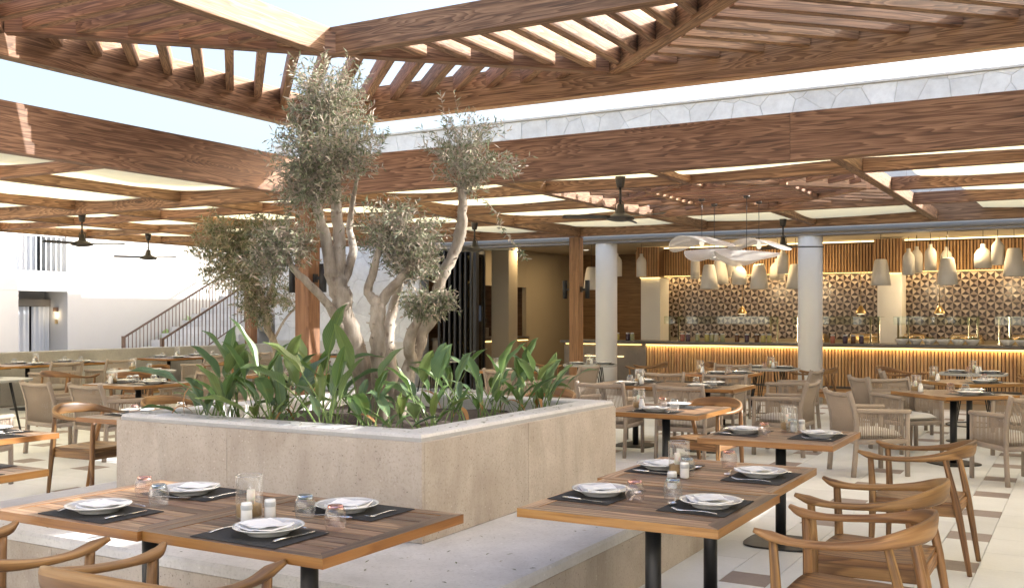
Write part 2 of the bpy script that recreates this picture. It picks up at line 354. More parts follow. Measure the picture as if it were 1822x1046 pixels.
# ------------------------------------------------------------------ mesh collecting
class MB:
    def __init__(s):
        s.v, s.f, s.uv, s.mi, s.sm = [], [], [], [], []
    def face(s, idx, uvs=None, mi=0, smooth=False):
        s.f.append(tuple(idx))
        s.uv.append(uvs or [(0, 0)] * len(idx))
        s.mi.append(mi)
        s.sm.append(smooth)
    def box(s, x0, y0, z0, x1, y1, z1, mi=0, mat=None, bev=0.0):
        """box with uv: u along the longest side"""
        d = [x1 - x0, y1 - y0, z1 - z0]
        ax = d.index(max(d))
        P = [Vector((x, y, z)) for z in (z0, z1) for y in (y0, y1) for x in (x0, x1)]
        quads = [(0, 2, 3, 1), (4, 5, 7, 6), (0, 1, 5, 4), (2, 6, 7, 3), (0, 4, 6, 2), (1, 3, 7, 5)]
        b = len(s.v)
        for fi, q in enumerate(quads):
            n = (P[q[1]] - P[q[0]]).cross(P[q[2]] - P[q[0]])
            na = max(range(3), key=lambda i: abs(n[i]))
            o = [i for i in range(3) if i != na]
            ua = ax if ax in o else o[0]
            va = o[0] if o[1] == ua else o[1]
            s.face([b + i for i in q], [(P[i][ua], P[i][va] + fi * 0.37) for i in q], mi)
        s.v += [tuple(mat @ p) if mat else tuple(p) for p in P]
        return s
    def rbox(s, x0, y0, z0, x1, y1, z1, r=0.01, mi=0, mat=None):
        """box whose vertical section has chamfered edges: an octagonal bar along its longest side"""
        d = [x1 - x0, y1 - y0, z1 - z0]
        ax = d.index(max(d))
        o = [i for i in range(3) if i != ax]
        lo, hi = (x0, y0, z0), (x1, y1, z1)
        a0, a1, c0, c1 = lo[o[0]], hi[o[0]], lo[o[1]], hi[o[1]]
        r = min(r, (a1 - a0) * 0.45, (c1 - c0) * 0.45)
        ring = [(a0 + r, c0), (a1 - r, c0), (a1, c0 + r), (a1, c1 - r), (a1 - r, c1), (a0 + r, c1), (a0, c1 - r), (a0, c0 + r)]
        b = len(s.v)
        acc = [0.0]
        for i in range(8):
            p, q = ring[i], ring[(i + 1) % 8]
            acc.append(acc[-1] + math.hypot(p[0] - q[0], p[1] - q[1]))
        for t in (lo[ax], hi[ax]):
            for p in ring:
                c = [0, 0, 0]
                c[ax], c[o[0]], c[o[1]] = t, p[0], p[1]
                v = Vector(c)
                s.v.append(tuple(mat @ v) if mat else tuple(v))
        flip = ax == 1
        for i in range(8):
            j = (i + 1) % 8
            q = [b + i, b + j, b + 8 + j, b + 8 + i]
            uv = [(lo[ax], acc[i]), (lo[ax], acc[i + 1]), (hi[ax], acc[i + 1]), (hi[ax], acc[i])]
            if not flip:
                q.reverse(); uv.reverse()
            s.face(q, uv, mi)
        e0 = [b + i for i in range(8)]
        e1 = [b + 8 + i for i in range(8)]
        if flip: e0.reverse()
        else: e1.reverse()
        s.face(e0, [(ring[i % 8][0], ring[i % 8][1]) for i in range(8)], mi)
        s.face(e1, [(ring[i % 8][0], ring[i % 8][1]) for i in range(8)], mi)
        return s
    def prism(s, poly, z0, z1, mi=0, mat=None, u_dir=(1, 0)):
        """extruded polygon (counter-clockwise in xy)"""
        b, n = len(s.v), len(poly)
        for z in (z0, z1):
            for x, y in poly:
                v = Vector((x, y, z))
                s.v.append(tuple(mat @ v) if mat else tuple(v))
        uvof = lambda x, y: (x * u_dir[0] + y * u_dir[1], -x * u_dir[1] + y * u_dir[0])
        s.face([b + n + i for i in range(n)], [uvof(*poly[i]) for i in range(n)], mi)
        s.face([b + i for i in reversed(range(n))], [uvof(*poly[i]) for i in reversed(range(n))], mi)
        for i in range(n):
            j = (i + 1) % n
            ui, uj = uvof(*poly[i])[0], uvof(*poly[j])[0]
            if abs(ui - uj) < 1e-6:
                ui, uj = uvof(*poly[i])[1], uvof(*poly[j])[1]
            s.face([b + i, b + j, b + n + j, b + n + i], [(ui, z0 + i * .31), (uj, z0 + i * .31), (uj, z1 + i * .31), (ui, z1 + i * .31)], mi)
        return s
    def sweep(s, pts, secs, up=(0, 0, 1), n=10, mi=0, power=2.0, cap=True, smooth=True, roll=None):
        """tube of (width, height) sections along pts; power 2 = ellipse, 4 = squarish"""
        pts = [Vector(p) for p in pts]
        b, m = len(s.v), len(pts)
        L = [0.0]
        for i in range(1, m):
            L.append(L[-1] + (pts[i] - pts[i - 1]).length)
        per = None
        tans = [(pts[min(i + 1, m - 1)] - pts[max(i - 1, 0)]).normalized() for i in range(m)]
        steep = any(abs(t.dot(Vector(up))) > 0.9 for t in tans)
        carry = None
        if steep:
            carry = Vector((1, 0, 0)) if abs(tans[0].x) < 0.8 else Vector((0, 1, 0))
        for i, p in enumerate(pts):
            t = (pts[min(i + 1, m - 1)] - pts[max(i - 1, 0)])
            t = t.normalized() if t.length > 1e-9 else Vector((0, 0, 1))
            u = carry if steep else Vector(up)
            side = t.cross(u).normalized()
            u2 = side.cross(t).normalized()
            if steep: carry = u2
            if roll is not None:
                q = Matrix.Rotation(roll[i], 3, t)
                side, u2 = q @ side, q @ u2
            sec = secs[i] if isinstance(secs, list) else secs
            w, h = (sec if isinstance(sec, tuple) else (sec, sec))
            if per is None:
                per = max(0.01, (w + h) * 1.6)
            for k in range(n):
                a = 2 * math.pi * (k + 0.5) / n
                ca, sa = math.cos(a), math.sin(a)
                e = 2.0 / power
                x = math.copysign(abs(ca) ** e, ca) * w / 2
                y = math.copysign(abs(sa) ** e, sa) * h / 2
                s.v.append(tuple(p + side * x + u2 * y))
        for i in range(m - 1):
            for k in range(n):
                j = (k + 1) % n
                s.face([b + i * n + k, b + i * n + j, b + (i + 1) * n + j, b + (i + 1) * n + k],
                       [(L[i], per * k / n), (L[i], per * (k + 1) / n), (L[i + 1], per * (k + 1) / n), (L[i + 1], per * k / n)], mi, smooth)
        if cap:
            s.face([b + k for k in reversed(range(n))], [(0.01 * math.cos(k), 0.01 * math.sin(k)) for k in range(n)], mi)
            s.face([b + (m - 1) * n + k for k in range(n)], [(0.01 * math.cos(k), 0.01 * math.sin(k)) for k in range(n)], mi)
        return s
    def tube(s, p0, p1, r0, r1=None, n=8, mi=0, smooth=True):
        r1 = r0 if r1 is None else r1
        return s.sweep([p0, p1], [(2 * r0, 2 * r0), (2 * r1, 2 * r1)], n=n, mi=mi, smooth=smooth)
    def lathe(s, prof, n=24, c=(0, 0, 0), mi=0, mis=None, smooth=True):
        b, m = len(s.v), len(prof)
        L = 0.0
        for i, (r, z) in enumerate(prof):
            for k in range(n):
                a = 2 * math.pi * k / n
                s.v.append((c[0] + r * math.cos(a), c[1] + r * math.sin(a), c[2] + z))
        for i in range(m - 1):
            d = math.hypot(prof[i + 1][0] - prof[i][0], prof[i + 1][1] - prof[i][1])
            for k in range(n):
                j = (k + 1) % n
                s.face([b + i * n + k, b + i * n + j, b + (i + 1) * n + j, b + (i + 1) * n + k],
                       [(k / n * .3, L), ((k + 1) / n * .3, L), ((k + 1) / n * .3, L + d), (k / n * .3, L + d)], mis[i] if mis else mi, smooth)
            L += d
        return s
    def build(s, name, mats, parent=None, loc=None, rot=None, kind=None):
        o = bpy.data.objects.new(name, s.mesh(name, mats))
        COL.objects.link(o)
        if parent is not None: o.parent = parent
        if loc is not None: o.location = loc
        if rot is not None: o.rotation_euler = rot
        if kind: o['kind'] = kind
        return o
    def mesh(s, name, mats):
        me = bpy.data.meshes.new(name)
        me.from_pydata(s.v, [], s.f)
        uvl = me.uv_layers.new(name='UVMap')
        flat = [c for f in s.uv for p in f for c in p]
        uvl.data.foreach_set('uv', flat)
        me.polygons.foreach_set('material_index', s.mi)
        me.polygons.foreach_set('use_smooth', s.sm)
        for m in (mats if isinstance(mats, (list, tuple)) else [mats]):
            me.materials.append(m)
        me.update()
        return me

def place(name, me, parent=None, loc=(0, 0, 0), rot=(0, 0, 0), kind=None):
    o = bpy.data.objects.new(name, me)
    COL.objects.link(o)
    o.parent = parent
    o.location = loc
    o.rotation_euler = rot
    if kind: o['kind'] = kind
    return o

def tag(o, label=None, cat=None, group=None, kind=None):
    if label: o['label'] = label
    if cat: o['category'] = cat
    if group: o['group'] = group
    if kind: o['kind'] = kind
    return o

def thing(name, label, cat, loc=(0, 0, 0), rz=0.0, group=None):
    o = bpy.data.objects.new(name, None)
    COL.objects.link(o)
    o.empty_display_size = 0.1
    o.location = loc
    o.rotation_euler = (0, 0, rz)
    return tag(o, label, cat, group)

def dup(root, loc, rz, label, group=None):
    r = root.copy()
    COL.objects.link(r)
    r.location, r.rotation_euler = loc, (0, 0, rz)
    r['label'] = label
    if group: r['group'] = group
    for ch in root.children:
        c = ch.copy()
        COL.objects.link(c)
        c.parent = r
        for g in ch.children:
            d = g.copy()
            COL.objects.link(d)
            d.parent = c
    return r

class Kind:
    """first call puts the prototype itself, later calls copy it"""
    def __init__(s, make): s.make, s.root = make, None
    def __call__(s, label, loc, rz=0.0, group=None):
        if s.root is None:
            s.root = s.make()
            s.root.location, s.root.rotation_euler = loc, (0, 0, rz)
            s.root['label'] = label
            if group: s.root['group'] = group
            return s.root
        return dup(s.root, loc, rz, label, group)

def smooth_path(pts, n):
    """Catmull-Rom through pts, n steps per span"""
    P = [Vector(p) for p in pts]
    P = [P[0] * 2 - P[1]] + P + [P[-1] * 2 - P[-2]]
    out = []
    for i in range(1, len(P) - 2):
        for k in range(n):
            t = k / n
            a, b, c, d = P[i - 1], P[i], P[i + 1], P[i + 2]
            out.append(0.5 * ((2 * b) + (c - a) * t + (2 * a - 5 * b + 4 * c - d) * t * t + (3 * b - a - 3 * c + d) * t ** 3))
    out.append(P[-2].copy())
    return out

def lerp_list(vals, n):
    out = []
    for i in range(len(vals) - 1):
        for k in range(n):
            t = k / n
            a, b = vals[i], vals[i + 1]
            if isinstance(a, tuple):
                out.append(tuple(x + (y - x) * t for x, y in zip(a, b)))
            else:
                out.append(a + (b - a) * t)
    out.append(vals[-1])
    return out

def bar(name, p0, p1, w, h, mat, parent, bev=0.006, cache={}):
    """a squared timber from p0 to p1 (points on its underside's centre line)"""
    p0, p1 = Vector(p0), Vector(p1)
    d = p1 - p0
    L = d.length
    key = (round(L, 4), w, h, mat.name, bev)
    if key not in cache:
        cache[key] = MB().rbox(0, -w / 2, 0, L, w / 2, h, bev).mesh(name, mat)
    o = place(name, cache[key], parent, p0, (0, -math.asin(max(-1, min(1, d.z / L))), math.atan2(d.y, d.x)))
    return o
# ------------------------------------------------------------------ ground and paved floor
MB().box(-400, -400, -0.30, 400, 400, -0.06).build('ground', M['pale_ground'], kind='structure')
floor = MB().box(-17, -4, -0.06, 9, 18.0, -0.012).build('floor', M['mortar'], kind='structure')
PX, PY = 1.03, 0.965
def slab_mesh(w, d, mat):
    return MB().prism([(-w / 2 + .002, -d / 2 + .002), (w / 2 - .002, -d / 2 + .002), (w / 2 - .002, d / 2 - .002), (-w / 2 + .002, d / 2 - .002)], -0.03, 0.0).mesh('paving_slab', mat)
slab_big = slab_mesh(0.75, PY / 2, M['paving'])
slab_small = slab_mesh(0.28, PY - 0.28, M['paving'])
slab_inset = slab_mesh(0.28, 0.28, M['paving_mauve'])
slabs = []
for i in range(-15, 9):
    for j in range(-5, 17):
        x, y = -1.78 + i * PX, 5.98 + j * PY - (0.0)
        if not (-16.9 < x < 8.4 and -3.3 < y < 17.6): continue
        slabs.append((x, y, slab_inset, 'inset_slab'))
        slabs.append((x, y + PY / 2, slab_small, 'paving_slab'))
        slabs.append((x + 0.515, y - PY * .25, slab_big, 'paving_slab'))
        slabs.append((x + 0.515, y + PY * .25, slab_big, 'paving_slab'))
def slab_rank(s):
    x, y = s[0], s[1]
    f = -x * math.sin(R(29.7)) + y * math.cos(R(29.7))
    u = (x * math.cos(R(29.7)) + y * math.sin(R(29.7))) / max(f, .1)
    hid = f < 3.0 or abs(u) > 0.52 or (-6.1 < x < -2.3 and 3.6 < y < 7.7)
    if y > 3.0 and x < -2.2 and not hid:                       # behind the planter
        t = 4.43 / y
        if -5.5 < x * t < -3.0: hid = True
    return (1 if hid else 0, f)
slabs.sort(key=slab_rank)
for x, y, me, nm in slabs[:300]:
    place(nm, me, floor, (x, y, 0))
rest = {}
for x, y, me, nm in slabs[300:]:
    rest.setdefault(me.materials[0].name, []).append((x, y, me))
for mn, lst in rest.items():
    b = MB()
    for x, y, me in lst:
        xs = [v.co.x for v in me.vertices]; ys = [v.co.y for v in me.vertices]
        w, d = max(xs), max(ys)
        b.prism([(x - w, y - d), (x + w, y - d), (x + w, y + d), (x - w, y + d)], -0.03, 0.0)
    b.build('distant_paving', M[mn], floor, kind='stuff')
MB().box(-12.3, 18.0, -0.06, 9, 18.25, 0.004).build('threshold_strip', M['concrete'], floor)
MB().box(-12.6, 18.25, -0.06, 9, 25, 0.0).build('indoor_floor', M['bar_stone'], kind='structure')

# ------------------------------------------------------------------ planter and its stone bench
def rounded_frame(x0, y0, x1, y1, t, z0, z1, e=0.02):
    """ring wall with softened top edges"""
    b = MB()
    o = lambda d: [(x0 + d, y0 + d), (x1 - d, y0 + d), (x1 - d, y1 - d), (x0 + d, y1 - d)]
    rings = [(o(0), z0), (o(0), z1 - e), (o(e * .3), z1 - e * .3), (o(e), z1), (o(t - e), z1), (o(t - e * .3), z1 - e * .3), (o(t), z1 - e), (o(t), z1 - 0.35)]
    for r, z in rings:
        b.v += [(x, y, z) for x, y in r]
    for k in range(len(rings) - 1):
        for i in range(4):
            j = (i + 1) % 4
            b.face([k * 4 + i, k * 4 + j, k * 4 + 4 + j, k * 4 + 4 + i], smooth=False, mi=0 if k < 1 else 1)
    return b
planter = thing('planter', 'large square stone planter holding the olive tree and broad green leaves', 'planter', (-4.255, 5.675, 0))
b = rounded_frame(-5.43, 4.43, -3.08, 6.92, 0.21, 0.37, 0.945)
b.v = [(x + 4.255, y - 5.675, z) for x, y, z in b.v]
b.build('planter_wall', [M['mortar'], M['concrete']], planter)
def facing(parent, x0, y0, x1, y1, z0, z1, cuts_x, cuts_y, t=0.02, mat='travertine'):
    '''stone slabs with open joints on the front and right faces of a block'''
    g = .0015
    xs = [x0 - t] + cuts_x + [x1 + t]
    for a, c in zip(xs, xs[1:]):
        MB().rbox(a + g, y0 - t, z0, c - g, y0 - .0005, z1, .003).build('stone_slab', M[mat], parent)
    ys = [y0] + cuts_y + [y1]
    for a, c in zip(ys, ys[1:]):
        MB().rbox(x1 + .0005, a + g * (a != y0), z0, x1 + t, c - g, z1, .003).build('stone_slab', M[mat], parent)
    for a, c in zip(ys, ys[1:]):
        MB().rbox(x0 - t, a + g * (a != y0), z0, x0 - .0005, c - g, z1, .003).build('stone_slab', M[mat], parent)
facing(planter, -5.43 + 4.255, 4.43 - 5.675, -3.08 + 4.255, 6.92 - 5.675, .371, .905, [-.22], [-.10])
s = MB()
N = 26
for i in range(N + 1):
    for j in range(N + 1):
        x, y = -0.98 + 1.96 * i / N, -1.05 + 2.1 * j / N
        s.v.append((x, y, 0.845 + 0.035 * noise.noise(Vector((x * 3, y * 3, 0))) + 0.02 * noise.noise(Vector((x * 11, y * 11, 5)))))
for i in range(N):
    for j in range(N):
        a = i * (N + 1) + j
        s.face([a, a + N + 1, a + N + 2, a + 1], smooth=True)
s.build('soil', M['soil'], planter)
bench = thing('stone_bench', 'low wide stone bench running round the foot of the planter', 'bench', (-4.22, 5.65, 0))
b = MB()
x0, y0, x1, y1, z1, e = -1.93, -2.07, 1.94, 2.07, 0.37, 0.018
rg = [((x0, y0, x1, y1), 0), ((x0, y0, x1, y1), z1 - 0.06), ((x0 - .012, y0 - .012, x1 + .012, y1 + .012), z1 - 0.058), ((x0 - .012, y0 - .012, x1 + .012, y1 + .012), z1 - e), ((x0 - .002, y0 - .002, x1 + .002, y1 + .002), z1)]
for (a, c, d, f), z in rg:
    b.v += [(a, c, z), (d, c, z), (d, f, z), (a, f, z)]
for k in range(4):
    for i in range(4):
        j = (i + 1) % 4
        b.face([k * 4 + i, k * 4 + j, k * 4 + 4 + j, k * 4 + 4 + i], mi=0 if k < 1 else 1)
b.face([16, 17, 18, 19], mi=1)
b.build('bench_block', [M['mortar'], M['concrete']], bench)
facing(bench, x0, y0, x1, y1, 0.0, z1 - .062, [-.72, .62], [-.75, .68], .009)

# ------------------------------------------------------------------ the lower pergola
perg = thing('pergola', 'large dark timber pergola roofing the terrace round an open square', 'pergola')
ZB, ZT = 3.0, 3.44
T = M['timber']
def B(p0, p1, w, h, name='beam', parent=None, mat=None):
    return bar(name, p0, p1, w, h, mat or T, parent or perg)
# deep beams round the open square (x -8.25..-0.35, y 1.45..9.45); lengths are butted, seams stay visible
W = 0.16
for a, c in ((-16.5, -8.25), (-8.17, -6.1), (-6.097, -2.4), (-2.397, 2.6), (2.603, 8.0)):
    B((a, 9.45, ZB), (c, 9.45, ZB), W, ZT - ZB if a > -9 else 0.27)
for a, c in ((1.17, 4.6), (4.603, 9.37)):
    B((-8.25, a, ZB), (-8.25, c, ZB), W, ZT - ZB)
B((-8.25, -3.0, ZB), (-8.25, 1.17, ZB), W, 0.27)
B((-16.5, 1.25, ZB), (-8.33, 1.25, ZB), W, 0.27)
B((-8.17, 1.25, ZB), (0.02, 1.25, ZB), W, ZT - ZB)
B((0.10, 1.17, ZB), (0.10, 9.37, ZB), W, ZT - ZB)
B((0.18, 1.25, ZB), (8.0, 1.25, ZB), W, 0.27)
B((-8.25, 9.53, ZB + .02), (-8.25, 17.02, ZB + .02), W, 0.27)
B((-16.6, 16.95, ZB + .03), (-8.17, 16.95, ZB + .03), W, 0.27)
B((-8.17, 16.95, ZB + .03), (8.0, 16.95, ZB + .03), W, 0.27)
B((-16.52, -3.0, ZB + .03), (-16.52, 9.37, ZB + .03), W, 0.27)
B((-16.52, 9.53, ZB + .03), (-16.52, 17.2, ZB + .03), W, 0.27)
# secondary joists
w, h, zs = 0.115, 0.155, ZB + 0.055
XL = [-14.55, -12.5, -10.4]
YL = [10.95, 12.7, 14.45]
XR = [-5.8, -3.95, -2.1]
for y in YL:
    B((-16.44, y, zs), (-8.33, y, zs), w, h)
for y0, y1 in ((-1.2, None), (4.2, None), (6.8, None)):
    B((-16.44, y0, zs), (-8.33, y0, zs), w, h)
ys = [1.53, 4.2, 6.8, 9.45] + YL + [16.95]
for x in XL:
    for i in range(len(ys) - 1):
        if i == 0: continue
        a = ys[i] + (0.083 if ys[i] in (9.45, 16.95) else 0.06)
        c = ys[i + 1] - (0.083 if ys[i + 1] in (9.45, 16.95) else 0.06)
        sh = 0.0 if i % 2 else 0.0
        B((x + sh, a, zs + .004), (x + sh, c, zs + .004), w, h - .012)
# bay in front of the bar
for x in (-5.8, -2.1):
    B((x, 9.53, zs), (x, 16.87, zs), w, h)
B((-3.95, 9.53, zs), (-3.95, 10.89, zs), w, h)
B((-3.95, 14.51, zs), (-3.95, 16.87, zs), w, h)
for y in (10.95, 14.45):
    B((-5.74, y, zs), (-2.16, y, zs), w, h)
for y in YL:
    B((-8.17, y, zs), (-5.86, y, zs), w, h)
    B((-2.04, y, zs), (8.0, y, zs), w, h)
for x in (2.4, 6.0):
    for a, c in ((9.53, 10.89), (11.01, 12.64), (12.76, 14.39), (14.51, 16.87)):
        B((x, a, zs), (x, c, zs), w, h)
for y in (4.1, 6.8):
    B((0.18, y, zs), (8.0, y, zs), w, h)
# posts with paired lamps
def post(x, y, s=0.2, z1=ZB - 0.002):
    return MB().rbox(x - s / 2, y - s / 2, 0, x + s / 2, y + s / 2, z1, 0.008).build('post', M['timber_post'], perg)
post(-8.22, 9.42, 0.215); post(-8.32, 17.0, 0.2, ZB + .017); post(-16.5, 17.0, 0.2, ZB + .027); post(-16.5, 9.45, 0.2); post(0.13, 9.47, 0.215); post(-8.22, 1.42)

# ------------------------------------------------------------------ nested square lattices
def lattice(root, cx, cy, half, z_out, h_out, dz, bw, slat_w, slat_h, step, inner_h, fill_inner=False, outer=True):
    """outer square, square on its corners set inside, small square inside that; slats in all eight triangles"""
    c = lambda x, y, z: (cx + x, cy + y, z)
    H = half
    if outer:
        o = bw / 2
        for p, q in (((-H - o, H), (H + o, H)), ((-H - o, -H), (H + o, -H)), ((-H, -H + o), (-H, H - o)), ((H, -H + o), (H, H - o))):
            B(c(*p, z_out), c(*q, z_out), bw, h_out, 'frame_beam', root)
    zd = z_out + dz
    hd = h_out - dz - 0.005
    rh = bw / 2 / math.sqrt(2) * 2
    dm = [(0, H - rh), (H - rh, 0), (0, -H + rh), (-H + rh, 0)]
    for i in range(4):
        p, q = Vector(dm[i]), Vector(dm[(i + 1) % 4])
        d = (q - p).normalized() * (bw * .5)
        B(c(*(p + (d if i % 2 else -d * 0.0)), zd), c(*(q - (d if i % 2 else d * 0.0)), zd + .002 * (i % 2)), bw * .85, hd - .01, 'diagonal_beam', root)
    h2 = H / 2
    o = bw * .425
    zi = zd + 0.004
    for p, q in (((-h2 - o, h2), (h2 + o, h2)), ((-h2 - o, -h2), (h2 + o, -h2)), ((-h2, -h2 + o), (-h2, h2 - o)), ((h2, -h2 + o), (h2, h2 - o))):
        B(c(*p, zi), c(*q, zi), bw * .85, inner_h, 'inner_beam', root)
    zsl = zd + 0.035
    # corner triangles: slats run from the diagonal beam out towards the corner
    hyp = H * math.sqrt(2)
    n = int(hyp / step)
    for sx in (-1, 1):
        for sy in (-1, 1):
            m = Vector((sx * H / 2, sy * H / 2))
            along = Vector((sx, -sy)).normalized()
            outd = Vector((sx, sy)).normalized()
            for k in range(-n // 2, n // 2 + 1):
                t = k * step
                L = hyp / 2 - abs(t)
                if L < 0.25: continue
                p = m + along * t + outd * bw * .45
                q = m + along * t + outd * (L - bw * .62)
                if (q - p).length < 0.1: continue
                B(c(*p, zsl + .003 * (k % 2)), c(*q, zsl + .003 * (k % 2)), slat_w, slat_h, 'slat', root)
    # side triangles between the diagonal square and the small one
    n = int(H / step)
    for ax in (0, 1):
        for sg in (-1, 1):
            for k in range(-n // 2, n // 2 + 1):
                t = k * step + step * .5
                L = h2 - abs(t)
                if L < 0.15: continue
                a, e = h2 + bw * .45, h2 + L - bw * .62
                if e - a < 0.08: continue
                p, q = ((t, sg * a), (t, sg * e)) if ax == 0 else ((sg * a, t), (sg * e, t))
                B(c(*p, zsl), c(*q, zsl), slat_w, slat_h, 'slat', root)
    if fill_inner:
        k = -h2 + step * .6
        while k < h2 - bw * .6:
            B(c(-h2 + o, k, zsl), c(h2 - o, k, zsl), slat_w, slat_h, 'slat', root)
            k += step * 0.8
canopy = thing('raised_canopy', 'raised timber canopy of nested squares and slats over the open square', 'canopy')
lattice(canopy, -4.14, 5.34, 4.09, 3.82, 0.385, 0.165, 0.15, 0.085, 0.185, 0.30, 0.255)
for sx in (-1, 1):
    for sy in (-1, 1):
        x, y = -4.14 + sx * 4.09, 5.34 + sy * 4.09
        MB().rbox(x - .06, y - .06, ZT + .002, x + .06, y + .06, 3.818, .006).build('stub_post', T, canopy)
lat2 = thing('ceiling_lattice', 'small timber lattice of nested squares above the lace lamps', 'lattice')
lattice(lat2, -3.95, 12.70, 1.69, ZB + .06, 0.21, 0.03, 0.085, 0.05, 0.10, 0.29, 0.12, True, False)

# ------------------------------------------------------------------ sagging shade cloths between the joists
def cloth(x0, x1, y0, y1, label, sag=0.07):
    cx, cy = (x0 + x1) / 2, (y0 + y1) / 2
    nx, ny = 22, 10
    b = MB()
    seed = rnd.random() * 50
    for i in range(nx + 1):
        for j in range(ny + 1):
            u, v = i / nx, j / ny
            z = -sag * 4 * u * (1 - u) * (0.75 + 0.25 * math.sin(v * 7 + seed)) - 0.02 * 4 * v * (1 - v)
            z += 0.012 * noise.noise(Vector((u * 3 + seed, v * 9, seed)))
            b.v.append((x0 - cx + (x1 - x0) * u, y0 - cy + (y1 - y0) * v, z))
    for i in range(nx):
        for j in range(ny):
            a = i * (ny + 1) + j
            b.face([a, a + ny + 1, a + ny + 2, a + 1], smooth=True)
    o = b.build('shade_cloth', M['shade_cloth'], None, (cx, cy, 3.205))
    tag(o, label, 'shade cloth', 'shade cloths stretched between the pergola joists')
gx = [-16.44, -14.55, -12.5, -10.4, -8.33]
gy = [-1.2, 1.45, 4.2, 6.8, 9.45, 10.95, 12.7, 14.45, 16.95]
ordn = ['first', 'second', 'third', 'fourth', 'fifth', 'sixth', 'seventh', 'eighth']
for i in range(4):
    for j in range(8):
        cloth(gx[i] + .03, gx[i + 1] - .03, gy[j] + .07, gy[j + 1] - .07,
              'cream shade cloth over the white house side, %s row, %s from its edge' % (ordn[j], ordn[i]))
bays = []
for i, (x0, x1) in enumerate(((-8.17, -5.86), (-5.74, -2.16), (-2.04, 2.4), (2.4, 8.0))):
    for j in range(4, 8):
        if i == 1 and j in (5, 6): continue
        if i == 2 and j in (5, 6): x0 += .32                   # these two stop short of the joist
        if i == 2 and j == 5: x1 = 0.15                        # and this one leaves a strip open to the sun
        else: x1 = (-5.86, -2.16, 2.4, 8.0)[i]
        cloth(x0, x1, gy[j] + .07, gy[j + 1] - .07,
              'cream shade cloth before the bar, %s row, %s from the sliding doors' % (ordn[j - 4], ordn[i]), 0.07)
for j, (y0, y1) in enumerate(((1.35, 4.1), (4.1, 6.8), (6.8, 9.4))):
    for i, (x0, x1) in enumerate(((0.2, 3.8), (3.8, 8.0))):
        cloth(x0, x1, y0, y1, 'cream shade cloth beyond the picture, %s row, %s strip' % (ordn[j], ordn[i]))

# ------------------------------------------------------------------ main building
def voronoi_stones(w, h, size, seed):
    r = random.Random(seed)
    nx, ny = max(1, round(w / size)), max(1, round(h / size))
    pts = []
    for i in range(-1, nx + 1):
        for j in range(-1, ny + 1):
            pts.append(((i + .5 + r.uniform(-.42, .42) + (.5 if j % 2 else 0) * .6) * w / nx, (j + .5 + r.uniform(-.42, .42)) * h / ny))
    cells = []
    for a in pts:
        poly = [(0, 0), (w, 0), (w, h), (0, h)]
        for c in pts:
            if c is a or abs(c[0] - a[0]) > size * 3 or abs(c[1] - a[1]) > size * 3: continue
            mx, my = (a[0] + c[0]) / 2, (a[1] + c[1]) / 2
            nx_, ny_ = c[0] - a[0], c[1] - a[1]
            out = []
            for k in range(len(poly)):
                p, q = poly[k], poly[(k + 1) % len(poly)]
                dp = (p[0] - mx) * nx_ + (p[1] - my) * ny_
                dq = (q[0] - mx) * nx_ + (q[1] - my) * ny_
                if dp <= 0: out.append(p)
                if dp * dq < 0:
                    t = dp / (dp - dq)
                    out.append((p[0] + (q[0] - p[0]) * t, p[1] + (q[1] - p[1]) * t))
            poly = out
            if len(poly) < 3: break
        if len(poly) >= 3:
            cells.append(poly)
    return cells
def stone_object(poly, g, depth, parent, org):
    cx = sum(p[0] for p in poly) / len(poly); cy = sum(p[1] for p in poly) / len(poly)
    def inset(d):
        out = []
        for x, y in poly:
            L = math.hypot(x - cx, y - cy)
            k = max(0.2, 1 - d / max(L, 1e-6))
            out.append((cx + (x - cx) * k, cy + (y - cy) * k))
        return out
    b = MB()
    n = len(poly)
    for d, y in ((g, 0.0), (g + .003, -depth * .6), (g + .03, -depth)):
        b.v += [(x - cx, y, z - cy) for x, z in inset(d)]
    for k in range(2):
        for i in range(n):
            j = (i + 1) % n
            b.face([k * n + i, k * n + j, k * n + n + j, k * n + n + i], smooth=False)
    b.face([2 * n + i for i in range(n)])
    return b.build('stone', M['clad_stone'], parent, (org[0] + cx, org[1], org[2] + cy))
bld = thing('restaurant_building', 'low restaurant building with stone parapet and a wide open front', 'building')
FX0, FX1 = -17.0, 8.0
MB().box(FX0, 18.32, 3.3, FX1, 18.62, 5.58).build('upper_wall', M['mortar'], bld)
MB().box(FX0, 18.32, 0, -12.75, 18.62, 3.297).build('stone_wall', M['mortar'], bld)
MB().box(FX0, 18.623, 5.2, FX1, 30, 5.3).build('roof', M['concrete'], bld)
MB().box(FX0, 18.623, 0, FX0 + .3, 30, 5.197).build('end_wall', M['render'], bld)
MB().box(FX0 - .02, 18.26, 5.583, FX1, 18.66, 5.62).build('coping', M['concrete'], bld)
for poly in voronoi_stones(18.6, 2.25, 0.45, 3):
    stone_object(poly, 0.003, 0.014, bld, (FX0, 18.318, 3.32))
for poly in voronoi_stones(4.2, 3.25, 0.46, 5):
    stone_object(poly, 0.003, 0.014, bld, (FX0, 18.318, 0.02))
MB().box(-16.9, 18.0, 0, -12.8, 18.28, 0.98).build('stone_ledge', M['concrete'], bld)
MB().box(-12.72, 18.30, 3.06, FX1, 18.6, 3.297).build('fascia', M['cream_paint'], bld)
MB().tube((-12.7, 18.22, 3.07), (FX1, 18.22, 3.07), 0.045, n=10).build('drip_pipe', M['grey_metal'], bld)
MB().box(-12.72, 18.22, 2.985, FX1, 18.56, 3.018).build('door_track', M['grey_metal'], bld)
